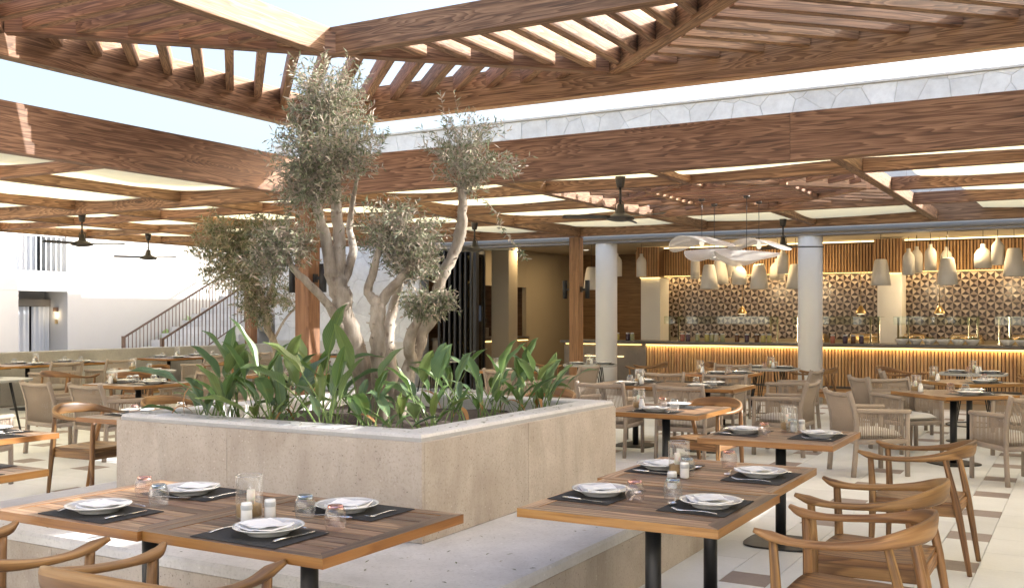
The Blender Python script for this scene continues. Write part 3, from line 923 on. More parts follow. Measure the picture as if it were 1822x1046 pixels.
for i, x in enumerate((-8.36, -4.36, -0.36, 3.64)):
    cb = MB().lathe([(0.0, 0), (0.215, 0), (0.215, 2.983)], 40)
    tag(cb.build('round_column', M['column'], None, (x, 18.45, 0)),
        ['smooth white round column beside the rough timber post', 'smooth white round column in front of the slatted bar', 'white round column past the bowls on the bar', 'white round column at the far bar end'][i], 'column', 'white round columns along the open front')
# interior shell
MB().box(-12.5, 18.62, 3.15, FX1, 25, 3.25).build('inner_ceiling', M['ceiling_in'], bld)
MB().box(-12.12, 21.75, 0, -12.0, 24.297, 3.147).build('inner_wall', M['plaster_in'], bld)
MB().box(-12.12, 18.63, 2.25, -12.0, 21.747, 3.147).build('wall_head', M['plaster_in'], bld)
MB().box(-12.5, 24.3, 0, -9.3, 24.42, 3.147).build('rear_wall', M['dark_panel'], bld)
MB().box(-9.3, 22.58, 0, FX1, 22.7, 3.147).build('bar_back_wall', M['plaster_in'], bld)
MB().box(-9.3, 22.7, 0, -9.2, 24.297, 3.147).build('wall_return', M['plaster_in'], bld)
MB().box(-15.5, 19.0, 0, -15.4, 22.5, 3.2).build('side_room_wall', M['dark_panel'], bld)
MB().box(-15.4, 22.4, 0, -12.13, 22.5, 3.2).build('side_room_back', M['dark_panel'], bld)
MB().box(-11.62, 19.45, 0, -11.18, 19.85, 3.147).build('pillar', M['plaster_in'], bld)
MB().box(7.9, 18.7, 0, 8.0, 22.5, 3.147).build('end_wall', M['plaster_in'], bld)
# slatted bulkhead over the bar, its slats too fine to tell apart
MB().box(-9.2, 21.95, 2.47, FX1, 22.05, 3.08).build('bulkhead', M['dark_panel'], bld)
b = MB()
x = -9.18
while x < 2.2:
    b.box(x, 21.915, 2.46, x + .034, 21.95, 3.06)
    x += .062
b.build('bulkhead_slats', M['oak_slat'], bld, kind='stuff')
MB().box(-9.1, 22.02, 3.10, 2.0, 22.06, 3.125).build('cove_light', M['led_soft'], bld)
MB().box(-9.15, 22.44, 2.475, 2.0, 22.47, 2.49).build('tile_light', M['led'], bld)
for x in (-8.75, -3.55):
    MB().box(x - .27, 21.6, 2.44, x + .27, 21.9, 3.12).build('pier_casing', M['dark_panel'], bld)
    b = MB()
    t = x - .27
    while t < x + .25:
        b.box(t, 21.57, 2.435, t + .036, 21.6, 3.12); t += .062
    b.build('pier_slats', M['oak_slat'], bld, kind='stuff')
    MB().box(x - .235, 21.75, 0, x + .235, 22.3, 2.415).build('pier', M['column'], bld)
    MB().box(x - .24, 21.70, 2.418, x + .24, 21.74, 2.43).build('pier_light', M['led'], bld)
# patterned wall tiles
q = 0.156
def tile_mesh(k):
    b = MB()
    h = q / 2 - .0015
    c = 0.010
    P = [(-h, 0, -h), (h, 0, -h), (h, 0, h), (-h, 0, h), (0, -c, 0), (0, -c * .5, -h), (h, -c * .5, 0), (0, -c * .5, h), (-h, -c * .5, 0)]
    b.v = P
    tri = [(0, 5, 4), (5, 1, 4), (1, 6, 4), (6, 2, 4), (2, 7, 4), (7, 3, 4), (3, 8, 4), (8, 0, 4)]
    cols = ([0, 0, 1, 2, 1, 1, 2, 0] if k == 0 else [1, 2, 0, 0, 2, 0, 1, 1])
    for t, cc in zip(tri, cols):
        b.face(t, mi=cc)
    return b.mesh('wall_tile', [M['tile_dark'], M['tile_mid'], M['tile_light']])
def tile_diag(k):
    """square cut by both diagonals: two opposite quarters dark, two pale"""
    b = MB()
    h = q / 2 - .0015
    b.v = [(-h, 0, -h), (h, 0, -h), (h, 0, h), (-h, 0, h), (0, -.003, 0)]
    cols = [0, 1, 0, 2] if k == 0 else [1, 0, 2, 0]
    for i in range(4):
        b.face([i, (i + 1) % 4, 4], mi=cols[i])
    return b.mesh('wall_tile', [M['tile_dark'], M['tile_mid'], M['tile_light']])
tm = [tile_diag(0), tile_diag(1)]
rest_t = MB()
cnt = 0
tiles = []
ix = 0
x = -9.15
while x < 1.6:
    for r in range(9):
        tiles.append((x + q / 2, 1.055 + q * (r + .5), (ix + r) % 2))
    x += q; ix += 1
hidden = lambda tx: (-9.05 < tx < -8.48) or (-3.82 < tx < -3.28)
tiles.sort(key=lambda t: (hidden(t[0]) or t[0] > 0.2, -t[0]))
for tx, tz, k in tiles:
    if cnt < 300:
        place('wall_tile', tm[k], bld, (tx, 22.574, tz)); cnt += 1
    else:
        me = tm[k]
        o = len(rest_t.v)
        rest_t.v += [(v.co.x + tx, v.co.y + 22.574, v.co.z + tz) for v in me.vertices]
        for p in me.polygons:
            rest_t.face([o + i for i in p.vertices], mi=p.material_index)
rest_t.build('wall_tiling', [M['tile_dark'], M['tile_mid'], M['tile_light']], bld, kind='stuff')
# ceiling downlights (lit in the picture)
for x, y in ((-11.0, 19.9), (-10.6, 22.2), (-6.0, 20.2), (-2.0, 20.2)):
    o = MB().lathe([(0, 0), (0.05, 0), (0.05, .006), (0.07, .006), (0.07, 0.012)], 16).build('downlight', M['bulb'], bld, (x, y, 3.137))
    L = bpy.data.lights.new('downlight', 'AREA'); L.shape = 'DISK'; L.size = 0.12; L.energy = 4.5; L.color = (1, .74, .42)
    lo = bpy.data.objects.new('downlight_lamp', L); COL.objects.link(lo); lo.location = (x, y, 3.12); lo.parent = bld
# folded glass doors at the opening's side
fd = thing('folding_doors', 'stack of folded black framed glass doors beside the open front', 'folding doors', (-12.2, 18.2, 0))
for i in range(7):
    x = i * .135
    a = R(84 if i % 2 else 96)
    pm = Matrix.Translation((x, 0, 0)) @ Matrix.Rotation(a, 4, 'Z')
    p = MB()
    for x0, z0, x1, z1 in ((0, 0.02, .05, 2.96), (.63, 0.02, .68, 2.96), (.05, 0.02, .63, .1), (.05, 2.88, .63, 2.96)):
        p.box(x0, -.022, z0, x1, .022, z1, mat=pm)
    fr = p.build('door_leaf', M['black_metal'], fd)
    MB().box(.05, -.004, .1, .63, .004, 2.88, mat=pm).build('glass_pane', M['pane_dark'], fr)
MB().box(.90, -.05, 0, .98, .06, 2.97).build('door_jamb', M['black_metal'], fd)

# ------------------------------------------------------------------ low terrace wall
lw = MB().rbox(-16.42, -4, 0, -16.2, 17.6, 0.93, 0.012)
tag(lw.build('terrace_wall', M['low_wall']), 'low grey stone wall along the terrace edge before the stairs', 'low wall')

# ------------------------------------------------------------------ white house beyond it
hs = thing('white_house', 'white two storey house with balcony and deep shaded doorway', 'house')
HX = -21.6
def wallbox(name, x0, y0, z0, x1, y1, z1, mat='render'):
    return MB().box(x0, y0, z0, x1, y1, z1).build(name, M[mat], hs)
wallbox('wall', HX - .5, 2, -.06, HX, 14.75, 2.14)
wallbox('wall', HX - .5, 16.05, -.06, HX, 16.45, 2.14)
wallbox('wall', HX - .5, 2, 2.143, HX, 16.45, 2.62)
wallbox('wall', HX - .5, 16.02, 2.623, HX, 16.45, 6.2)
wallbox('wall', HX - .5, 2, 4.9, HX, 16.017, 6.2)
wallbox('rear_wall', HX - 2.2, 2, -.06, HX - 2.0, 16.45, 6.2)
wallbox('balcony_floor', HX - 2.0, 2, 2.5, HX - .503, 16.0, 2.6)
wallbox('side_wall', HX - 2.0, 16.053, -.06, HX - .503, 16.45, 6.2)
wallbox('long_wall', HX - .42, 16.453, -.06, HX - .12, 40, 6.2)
wallbox('roof_edge', HX - 2.4, 2, 6.203, HX + .06, 40, 6.35)
def drape(name, y0, w, x, z0, z1, n, freq, gaps):
    cb = MB()
    for k in range(n + 1):
        t = k / n
        xx = .035 * math.sin(t * freq) + .012 * math.sin(t * freq * .37)
        cb.v += [(x + xx, y0 + w * t, z0), (x + xx * .8, y0 + w * t, z1)]
    for k in range(n):
        if k in gaps: continue
        cb.face([2 * k, 2 * k + 2, 2 * k + 3, 2 * k + 1], smooth=True)
    cb.build(name, M['curtain'], hs)
drape('door_curtain', 14.9, 1.13, HX - .70, 0.0, 1.78, 80, 52, (44, 45, 46, 47))
wallbox('door_glass', HX - .86, 14.3, -.05, HX - .82, 16.048, 1.95, 'black_metal')
wallbox('door_head', HX - .80, 14.3, 1.79, HX - .64, 16.048, 1.96, 'grey_metal')
wallbox('recess_wall', HX - 1.0, 14.0, -.05, HX - .87, 16.048, 2.5)
drape('balcony_curtain', 11.9, 4.0, HX - .9, 2.62, 4.8, 120, 80, (34, 35, 36, 72, 73, 74))
wallbox('balcony_glass', HX - 1.04, 11.5, 2.61, HX - 1.0, 15.98, 4.9, 'black_metal')
rl = MB().rbox(HX - .09, 9, 3.44, HX - .03, 16.01, 3.49, .008).build('balcony_rail', M['white_paint'], hs)
y = 12.0
bal = MB().box(HX - .07, -.011, 2.625, HX - .05, .011, 3.44).mesh('rail_bar', M['white_paint'])
while y < 15.95:
    place('rail_bar', bal, rl, (0, y, 0))
    y += 0.135
lampo = MB().box(HX - .46, 15.98, 1.66, HX - .34, 16.048, 1.76).build('wall_lamp_body', M['rail_brown'], hs)
MB().box(HX - .43, 15.99, 1.63, HX - .37, 16.04, 1.658).build('lamp_glow', M['lamp_lit'], lampo)
pl = bpy.data.lights.new('wall_lamp', 'POINT'); pl.energy = .5; pl.color = (1, .78, .5); pl.shadow_soft_size = .04
po = bpy.data.objects.new('wall_lamp_light', pl); COL.objects.link(po); po.location = (HX - .40, 15.93, 1.58); po.parent = hs
MB().box(HX - .46, 16.03, 1.36, HX - .36, 16.048, 1.46).build('room_sign', M['brass'], hs)
# unseen buildings, added: a wing screening low light, a white house bouncing it back
wing = thing('added_screen_wing', 'added pale wing out of view, screening low light from the right', 'building')
for y0, y1 in ((2.0, 5.0), (6.2, 9.2), (10.4, 13.4), (14.6, 18.2)):
    MB().box(8.25, y0, -.06, 8.6, y1, 3.7).build('wall', M['render_cool'], wing)
MB().box(8.25, 2.0, 3.703, 8.6, 18.2, 4.3).build('wall', M['render_cool'], wing)
MB().box(8.4, 2.0, -.06, 8.44, 18.2, 3.69).build('window_glass', M['black_metal'], wing)
opp = thing('added_bounce_house', 'added white two storey house behind the viewer, bouncing light onto the terrace', 'house')
OY = -9.0  # house added out of view to throw light on the planter's front
xs_ = [-24.0]
while xs_[-1] < 16: xs_.append(xs_[-1] + 4.0)
for a in xs_[:-1]:
    MB().box(a, OY - .4, -.06, a + 2.8, OY, 6.0).build('wall', M['render_white'], opp)
    MB().box(a + 2.803, OY - .4, 2.2, a + 3.997, OY, 3.3).build('wall', M['render_white'], opp)
    MB().box(a + 2.803, OY - .4, 5.2, a + 3.997, OY, 6.0).build('wall', M['render_white'], opp)
    MB().box(a + 2.8, OY - .36, -.06, a + 4.0, OY - .30, 5.2).build('window_glass', M['black_metal'], opp)
MB().box(-24.2, OY - 6, 6.003, 16.2, OY + .05, 6.2).build('roof', M['render_white'], opp)
# balcony chair behind the rail
bc = thing('balcony_chair', 'dark wire chair behind the white balcony rail', 'chair', (HX - .55, 12.6, 2.602), R(20))
b = MB()
for sx in (-.2, .2):
    for sy in (-.2, .2):
        b.tube((sx, sy, 0), (sx * .9, sy * .9, .45), .012, n=6)
b.build('leg_frame', M['black_metal'], bc)
MB().rbox(-.22, -.22, .45, .22, .22, .48).build('seat', M['black_metal'], bc)
b = MB()
for i in range(6): b.tube((-.21, -.2 + .08 * i, .48), (-.27, -.2 + .08 * i, .85), .008, n=5)
b.tube((-.27, -.21, .85), (-.27, .21, .85), .012, n=6)
b.build('backrest', M['black_metal'], bc)

# ------------------------------------------------------------------ outside stairs with two railings
st = thing('outdoor_stairs', 'pale stone stairs climbing behind the low wall to the house', 'stairs')
n_st, rise, run, ys0 = 18, 0.16, 0.32, 15.6
for i in range(n_st):
    y = ys0 + i * run
    MB().box(-20.0, y, -.06 if i == 0 else rise * i - .10, -17.4, y + run + .03, rise * (i + 1) - .0).build('step', M['concrete'], st)
b = MB()
b.prism([(ys0 + .2, 0.0), (ys0 + n_st * run, 0.0), (ys0 + n_st * run, n_st * rise - .2), ], 0, 0.06, mat=Matrix(((0, 0, 1, -17.55), (1, 0, 0, 0), (0, 1, 0, -.02), (0, 0, 0, 1))))
b.build('stringer', M['render'], st)
def railing(x, y0, nb, label, h=0.95):
    r = thing('stair_railing', label, 'railing', group='railings of the outdoor stairs')
    k = rise / run
    z = lambda y: (y - y0) * k + .1
    y1 = y0 + nb * .112
    MB().sweep([(x, y0, z(y0) + h), (x, y1, z(y1) + h)], (.05, .045), n=8, power=4).build('handrail', M['rail_brown'], r)
    MB().sweep([(x, y0, z(y0) + .12), (x, y1, z(y1) + .12)], (.022, .03), n=6, power=4).build('bottom_rail', M['rail_brown'], r)
    MB().box(x - .035, y0 - .07, 0, x + .035, y0, z(y0) + h + .02).build('newel', M['rail_brown'], r)
    bm = MB().tube((0, 0, .12), (0, 0, h - .01), .011, n=6).mesh('baluster', M['rail_brown'])
    for i in range(1, nb):
        y = y0 + i * .112
        place('baluster', bm, r, (x, y, z(y)))
railing(-20.1, 16.5, 46, 'brown stair railing along the white house wall')
railing(-17.75, 15.6, 46, 'brown stair railing on the open side of the stairs')
# ------------------------------------------------------------------ wooden armchair (faces +x)
def make_wood_chair():
    t = thing('wooden_armchair', 'chair', 'chair')
    # one bent rail: arm tip, along the arm, round the back, other arm
    half = [(.335, .292, .722), (.275, .272, .700), (.17, .288, .688), (.02, .305, .694), (-.12, .292, .712), (-.225, .235, .735), (-.285, .125, .748), (-.302, 0, .752)]
    pts = half + [(x, -y, z) for x, y, z in reversed(half[:-1])]
    sec = [(.022, .020), (.050, .042), (.046, .030), (.040, .032), (.036, .046), (.030, .070), (.026, .092), (.025, .098)]
    secs = sec + list(reversed(sec[:-1]))
    rl = [0, 0, 0, 0, 0, .05, .10, .12]
    rolls = rl + list(reversed(rl[:-1]))
    MB().sweep(smooth_path(pts, 4), lerp_list(secs, 4), n=12, power=2.7, roll=lerp_list(rolls, 4)).build('arm_rail', M['oak'], t)
    for sy in (1, -1):
        MB().sweep(smooth_path([(.262, .285 * sy, 0), (.250, .272 * sy, .42), (.262, .275 * sy, .69)], 4),
                   lerp_list([(.030, .030), (.046, .046), (.036, .036)], 4), n=10).build('front_leg', M['oak'], t)
        MB().sweep(smooth_path([(-.305, .222 * sy, 0), (-.238, .240 * sy, .40), (-.172, .272 * sy, .70)], 4),
                   lerp_list([(.030, .030), (.046, .046), (.034, .034)], 4), n=10).build('rear_leg', M['oak'], t)
    MB().rbox(.222, -.262, .345, .248, .262, .415, .006).build('front_apron', M['oak'], t)
    MB().rbox(-.235, -.215, .345, -.21, .215, .41, .006).build('rear_apron', M['oak'], t)
    for sy in (1, -1):
        MB().sweep([(.235, .262 * sy, .38), (-.22, .218 * sy, .38)], (.024, .066), n=8, power=5, smooth=False).build('side_apron', M['oak'], t)
    b = MB()
    nx, ny = 12, 12
    top = lambda u, v: .436 - .018 * max(0, 1 - (2 * u - 1) ** 2) * max(0, 1 - (2 * v - 1) ** 2) + .006 * u
    for lay in (0, 1):
        for i in range(nx + 1):
            for j in range(ny + 1):
                u, v = i / nx, j / ny
                wd = .235 + .045 * u
                x, y = -.225 + .49 * u, (2 * v - 1) * wd
                if u > .99: x -= .02 * (2 * v - 1) ** 4
                b.v.append((x, y, top(u, v) if lay == 0 else .414))
    o = (nx + 1) * (ny + 1)
    for i in range(nx):
        for j in range(ny):
            a = i * (ny + 1) + j
            q = [a, a + ny + 1, a + ny + 2, a + 1]
            uvq = [(b.v[k][0], b.v[k][1]) for k in q]
            b.face(q, uvq, smooth=True)
            b.face([o + k for k in reversed(q)], uvq)
    edge = [(i * (ny + 1)) for i in range(nx + 1)] + [nx * (ny + 1) + j for j in range(1, ny + 1)] + [i * (ny + 1) + ny for i in range(nx - 1, -1, -1)] + [j for j in range(ny - 1, 0, -1)]
    for k in range(len(edge)):
        p, q = edge[k], edge[(k + 1) % len(edge)]
        b.face([q, p, o + p, o + q], [(k * .04 + .04, .02), (k * .04, .02), (k * .04, 0), (k * .04 + .04, 0)])
    b.build('seat', M['oak'], t)
    return t
wood_chair = Kind(make_wood_chair)

# ------------------------------------------------------------------ rope armchair (faces +x)
def make_rope_chair():
    t = thing('rope_armchair', 'chair', 'chair')
    for sy in (1, -1):
        MB().sweep(smooth_path([(-.285, .275 * sy, 0), (-.255, .275 * sy, .36), (-.265, .275 * sy, .60), (-.335, .275 * sy, .835)], 4), (.034, .048), n=8, power=5).build('rear_post', M['taupe'], t)
        MB().sweep([(.27, .275 * sy, 0), (.265, .275 * sy, .62)], (.034, .046), n=8, power=5).build('front_leg', M['taupe'], t)
        MB().sweep(smooth_path([(-.262, .275 * sy, .648), (0, .28 * sy, .640), (.30, .275 * sy, .632)], 5), (.046, .046), n=10).build('arm_rest', M['rope'], t)
        MB().sweep([(-.25, .275 * sy, .345), (.262, .275 * sy, .345)], (.036, .05), n=8, power=5).build('side_rail', M['taupe'], t)
        b = MB()
        for i in range(27):
            x = -.228 + i * .0182
            b.tube((x, .276 * sy, .35), (x + .002 * math.sin(i * 1.7), .276 * sy, .64), .0046, n=4)
        b.build('side_rope', M['rope'], t, kind='stuff')
    MB().sweep(smooth_path([(-.325, .262, .80), (-.338, 0, .79), (-.325, -.262, .80)], 5), (.044, .044), n=10).build('top_rail', M['rope'], t)
    MB().sweep([(-.255, .262, .345), (-.255, -.262, .345)], (.034, .05), n=8, power=5).build('back_rail', M['taupe'], t)
    MB().sweep([(.262, .262, .345), (.262, -.262, .345)], (.034, .05), n=8, power=5).build('front_rail', M['taupe'], t)
    b = MB()
    for i in range(32):
        y = -.25 + i * .0161
        bow = .012 * (1 - (y / .26) ** 2)
        b.sweep([(-.257, y, .35), (-.264 - bow, y, .58), (-.326 - bow, y, .79)], .0082, n=4)
    b.build('back_rope', M['rope'], t, kind='stuff')
    MB().box(-.235, -.245, .350, .245, .245, .362).build('seat_deck', M['rope'], t)
    b = MB()
    n = 14
    for lay in (1, 0):
        for i in range(n + 1):
            for j in range(n + 1):
                u, v = 2 * i / n - 1, 2 * j / n - 1
                f = (1 - abs(u) ** 6) * (1 - abs(v) ** 6)
                z = .402 + (.047 if lay else -.040) * f ** .45
                b.v.append((.005 + .236 * u * (1 - .03 * v * v), .24 * v * (1 - .03 * u * u), z))
    o = (n + 1) ** 2
    for i in range(n):
        for j in range(n):
            a = i * (n + 1) + j
            q = [a, a + n + 1, a + n + 2, a + 1]
            b.face(q, smooth=True)
            b.face([o + k for k in reversed(q)], smooth=True)
    b.build('seat_cushion', M['cushion'], t)
    return t
rope_chair = Kind(make_rope_chair)

# ------------------------------------------------------------------ tables
def pedestal(t):
    MB().lathe([(0, .712), (.036, .712), (.036, .014), (0, .014)], 20).build('column', M['black_metal'], t)
    poly = []
    for k in range(40):
        a = 2 * math.pi * k / 40
        c, s_ = math.cos(a), math.sin(a)
        poly.append((.235 * math.copysign(abs(c) ** .55, c), .235 * math.copysign(abs(s_) ** .55, s_)))
    MB().prism(poly, 0.0, .013).build('base_plate', M['black_metal'], t)
    MB().box(-.36, -.36, .699, .36, .36, .711).build('under_plate', M['black_metal'], t)
def make_teak_table(planks=True, rounded=0.0):
    t = thing('teak_table', 'table', 'table')
    H, f, z0, z1 = .447, .068, .7125, .75
    if planks:
        for k in range(4):
            m = Matrix.Rotation(k * math.pi / 2, 4, 'Z')
            o = MB().prism([(-H, -H), (H, -H), (H - f, -H + f - .001), (-H + f, -H + f - .001)], z0, z1)
            o.mi = [0 if i in (0, 1) else 1 for i in range(len(o.f))]
            o.build('frame_board', [M['teak'], M['teak_edge']], t, rot=(0, 0, k * math.pi / 2))
        n = 10
        w = (2 * (H - f)) / n
        pm = MB().rbox(-H + f + .001, -w / 2 + .0028, z0, H - f - .001, w / 2 - .0028, z1 - .0015, .0015).mesh('plank', M['teak'])
        for i in range(n):
            place('plank', pm, t, (0, -H + f + w * (i + .5), 0))
    else:
        b = MB()
        b.box(-H, -H, z0, H, H, z1)
        b.mi = [1] * 6
        b.mi[1] = 0
        b.build('tabletop', [M['teak'], M['teak_edge']], t)
        b = MB()
        for i in range(1, 10):
            y = -H + f + i * (2 * (H - f)) / 10
            b.box(-H + f, y - .0016, z1 - .01, H - f, y + .0016, z1 + .0006)
        b.build('plank_groove', M['dark_panel'], t, kind='stuff')
    pedestal(t)
    return t
teak_table = Kind(make_teak_table)
teak_far = Kind(lambda: make_teak_table(False))
def make_grey_table():
    t = thing('grey_table', 'table', 'table')
    poly = []
    for k in range(48):
        a = 2 * math.pi * k / 48
        c, s_ = math.cos(a), math.sin(a)
        poly.append((.45 * math.copysign(abs(c) ** .75, c), .45 * math.copysign(abs(s_) ** .75, s_)))
    b = MB().prism(poly, .722, .75)
    b.build('tabletop', M['grey_top'], t)
    for k in range(4):
        a = math.pi / 4 + k * math.pi / 2
        b = MB()
        c, s_ = math.cos(a), math.sin(a)
        foot = (.36 * c, .36 * s_, .012)
        for d in (-.05, 0, .05):
            b.tube((.22 * c - d * s_, .22 * s_ + d * c, .722), (foot[0] - d * .35 * s_, foot[1] + d * .35 * c, foot[2]), .0085, n=6)
        b.build('leg', M['black_metal'], t)
    MB().sweep([(.36 * math.cos(k * math.pi / 16), .36 * math.sin(k * math.pi / 16), .012) for k in range(33)], (.016, .016), n=6).build('foot_ring', M['black_metal'], t)
    return t
grey_table = Kind(make_grey_table)

# ------------------------------------------------------------------ tableware
def single(name, mb, mats, cat):
    def make():
        return tag(mb().build(name, mats), 'x', cat)
    return Kind(make)
def mb_mat():
    b = MB()
    n = 8
    for lay in (0, 1):
        for i in range(n + 1):
            for j in range(n + 1):
                b.v.append((-.15 + .30 * i / n, -.21 + .42 * j / n, .0022 if lay else 0))
    o = (n + 1) ** 2
    for i in range(n):
        for j in range(n):
            a = i * (n + 1) + j
            b.face([o + a, o + a + n + 1, o + a + n + 2, o + a + 1])
    for a, c in (((0, 0), (n, 0)), ((n, 0), (n, n)), ((n, n), (0, n)), ((0, n), (0, 0))):
        p, q = a[0] * (n + 1) + a[1], c[0] * (n + 1) + c[1]
        b.face([p, q, o + q, o + p])
    return b
placemat = single('placemat', mb_mat, M['mat'], 'placemat')
def mb_plate():
    prof = [(0, .004), (.070, .004), (.074, 0), (.080, .0), (.083, .006), (.120, .022), (.134, .029), (.1355, .031), (.134, .0325), (.124, .0285), (.108, .024), (.092, .018), (.080, .011), (.060, .0095), (0, .009)]
    mis = [0] * 8 + [0, 1, 1, 0, 0, 0]
    return MB().lathe(prof, 40, mis=mis)
plate = single('plate', mb_plate, [M['porcelain'], M['rim_grey']], 'plate')
def mb_napkin(roll=False):
    b = MB()
    n = 12
    L = .080
    for lay in range(2):
        for i in range(n + 1):
            for j in range(n + 1):
                u, v = i / n, j / n
                x, y = (u - .5) * 2 * L, (v - .5) * 2 * L * .92
                d = math.hypot(x, y)
                z = .008 + max(0, (d - .06)) * .28 + .004 * noise.noise(Vector((x * 30, y * 30, 2))) + (.004 + .003 * u if lay else 0)
                if lay == 0: x, y = x * 1.02, y * 1.02
                b.v.append((x, y, z))
    o = (n + 1) ** 2
    for i in range(n):
        for j in range(n):
            a = i * (n + 1) + j
            b.face([o + a, o + a + n + 1, o + a + n + 2, o + a + 1], smooth=True)
    rim = [i * (n + 1) for i in range(n + 1)] + [n * (n + 1) + j for j in range(1, n + 1)] + [i * (n + 1) + n for i in range(n - 1, -1, -1)] + [j for j in range(n - 1, 0, -1)]
    for k in range(len(rim)):
        p, q = rim[k], rim[(k + 1) % len(rim)]
        b.face([p, q, o + q, o + p])
    # a loose upper fold
    c = len(b.v)
    for i in range(n + 1):
        for j in range(n + 1):
            u, v = i / n, j / n
            x, y = -.075 + .118 * u, -.070 + .15 * v
            z = .0205 + .005 * math.sin(u * 3.1) + .003 * noise.noise(Vector((x * 40, y * 25, 9))) + max(0, math.hypot(x, y) - .06) * .2
            b.v.append((x + .012 * v, y - .01 * u, z))
    for i in range(n):
        for j in range(n):
            a = c + i * (n + 1) + j
            b.face([a, a + n + 1, a + n + 2, a + 1], smooth=True)
    return b
napkin = single('napkin', mb_napkin, M['linen'], 'napkin')
def flat_sweep(b, pts, secs, n=8):
    b.sweep(pts, secs, n=n, power=2.4)
def mb_fork():
    b = MB()
    flat_sweep(b, smooth_path([(-.10, 0, .004), (-.05, 0, .009), (.02, 0, .007), (.045, 0, .006)], 4), lerp_list([(.015, .0022), (.012, .003), (.007, .003), (.020, .002)], 4))
    for k in range(4):
        y = -.0085 + .0057 * k
        b.sweep(smooth_path([(.042, y, .006), (.07, y, .005), (.098, y * .95, .014)], 3), lerp_list([(.0042, .002), (.0036, .002), (.0020, .0014)], 3), n=5)
    return b
def mb_knife():
    b = MB()
    flat_sweep(b, [(-.105, 0, .0075), (-.06, 0, .008), (-.012, 0, .006)], [(.012, .009), (.013, .009), (.010, .006)])
    b.prism([(-.012, -.006), (.06, -.0105), (.10, -.009), (.118, .003), (.108, .0075), (-.012, .0065)], .0042, .0058)
    return b
def mb_spoon():
    b = MB()
    flat_sweep(b, smooth_path([(-.10, 0, .004), (-.04, 0, .010), (.04, 0, .007)], 4), lerp_list([(.014, .0022), (.010, .003), (.006, .003)], 4))
    c = len(b.v)
    n, m = 14, 5
    for i in range(m + 1):
        r = i / m
        for k in range(n):
            a = 2 * math.pi * k / n
            b.v.append((.066 + .032 * r * math.cos(a), .019 * r * math.sin(a) * (1 - .15 * math.cos(a)), .003 + .008 * r * r))
    for i in range(m):
        for k in range(n):
            j = (k + 1) % n
            b.face([c + i * n + k, c + i * n + j, c + (i + 1) * n + j, c + (i + 1) * n + k], smooth=True)
    return b
fork = single('fork', mb_fork, M['steel'], 'fork')
knife = single('knife', mb_knife, M['steel'], 'knife')
spoon = single('spoon', mb_spoon, M['steel'], 'spoon')
def mk_tumbler(kind):
    def make():     # stands upside down: thick foot on top
        t = thing('tumbler', 'x', 'glass')
        MB().lathe([(.036, .001), (.0395, .012), (.043, .035), (.0425, .055), (.038, .074), (.0315, .088)], 28).build('glass_wall', M['glass' if kind == 'clear' else 'glass_' + kind], t)
        MB().lathe([(0, .079), (.029, .080), (.0312, .088), (.030, .093), (.027, .0955), (0, .0945)], 24).build('glass_foot', M['foot_' + kind], t)
        return t
    return make
tumbler = {k: Kind(mk_tumbler(k)) for k in ('clear', 'rose', 'smoke')}
def make_candle():
    t = thing('candle_holder', 'x', 'candle holder')
    MB().lathe([(0, 0.001), (.051, 0.001), (.054, .004), (.0545, .172)], 36).build('glass_cylinder', M['glass_thin'], t)
    MB().sweep([(.0545 * math.cos(k * math.pi / 18), .0545 * math.sin(k * math.pi / 18), .1725) for k in range(37)], .0026, n=6).build('glass_rim', M['foot_clear'], t)
    b = MB().lathe([(0, .0085), (.0505, .0085), (.0508, .052), (.035, .058), (.02, .056), (0, .058)], 28)
    b.build('sand_fill', M['sand'], t)
    c = MB().lathe([(.0, .05), (.0165, .05), (.0165, .112), (.014, .1145), (0, .112)], 16, c=(.006, .004, 0)).build('candle', M['wax'], t)
    MB().tube((.006, .004, .112), (.0, .006, .126), .0012, n=5).build('wick', M['linen'], c)
    return t
candle = Kind(make_candle)
def make_salt():
    t = thing('salt_pot', 'x', 'condiment pot')
    MB().lathe([(0, 0), (.021, 0), (.0235, .004), (.0225, .05)], 20).build('pot_body', M['porcelain'], t)
    MB().lathe([(.0225, .05), (.0235, .052), (.0238, .066), (.0222, .069)], 20).build('grey_band', M['band_grey'], t)
    MB().lathe([(.0222, .069), (.0228, .076), (.019, .080), (0, .081)], 20).build('lid', M['porcelain'], t)
    return t
salt_pot = Kind(make_salt)
def make_shaker():
    t = thing('shaker', 'x', 'shaker')
    MB().lathe([(0, 0), (.026, 0), (.028, .006), (.026, .05), (.019, .072), (.0165, .078)], 20).build('shaker_body', M['porcelain'], t)
    MB().lathe([(.0165, .078), (.0165, .088), (.012, .092), (0, .093)], 20).build('shaker_cap', M['porcelain'], t)
    return t
shaker = Kind(make_shaker)

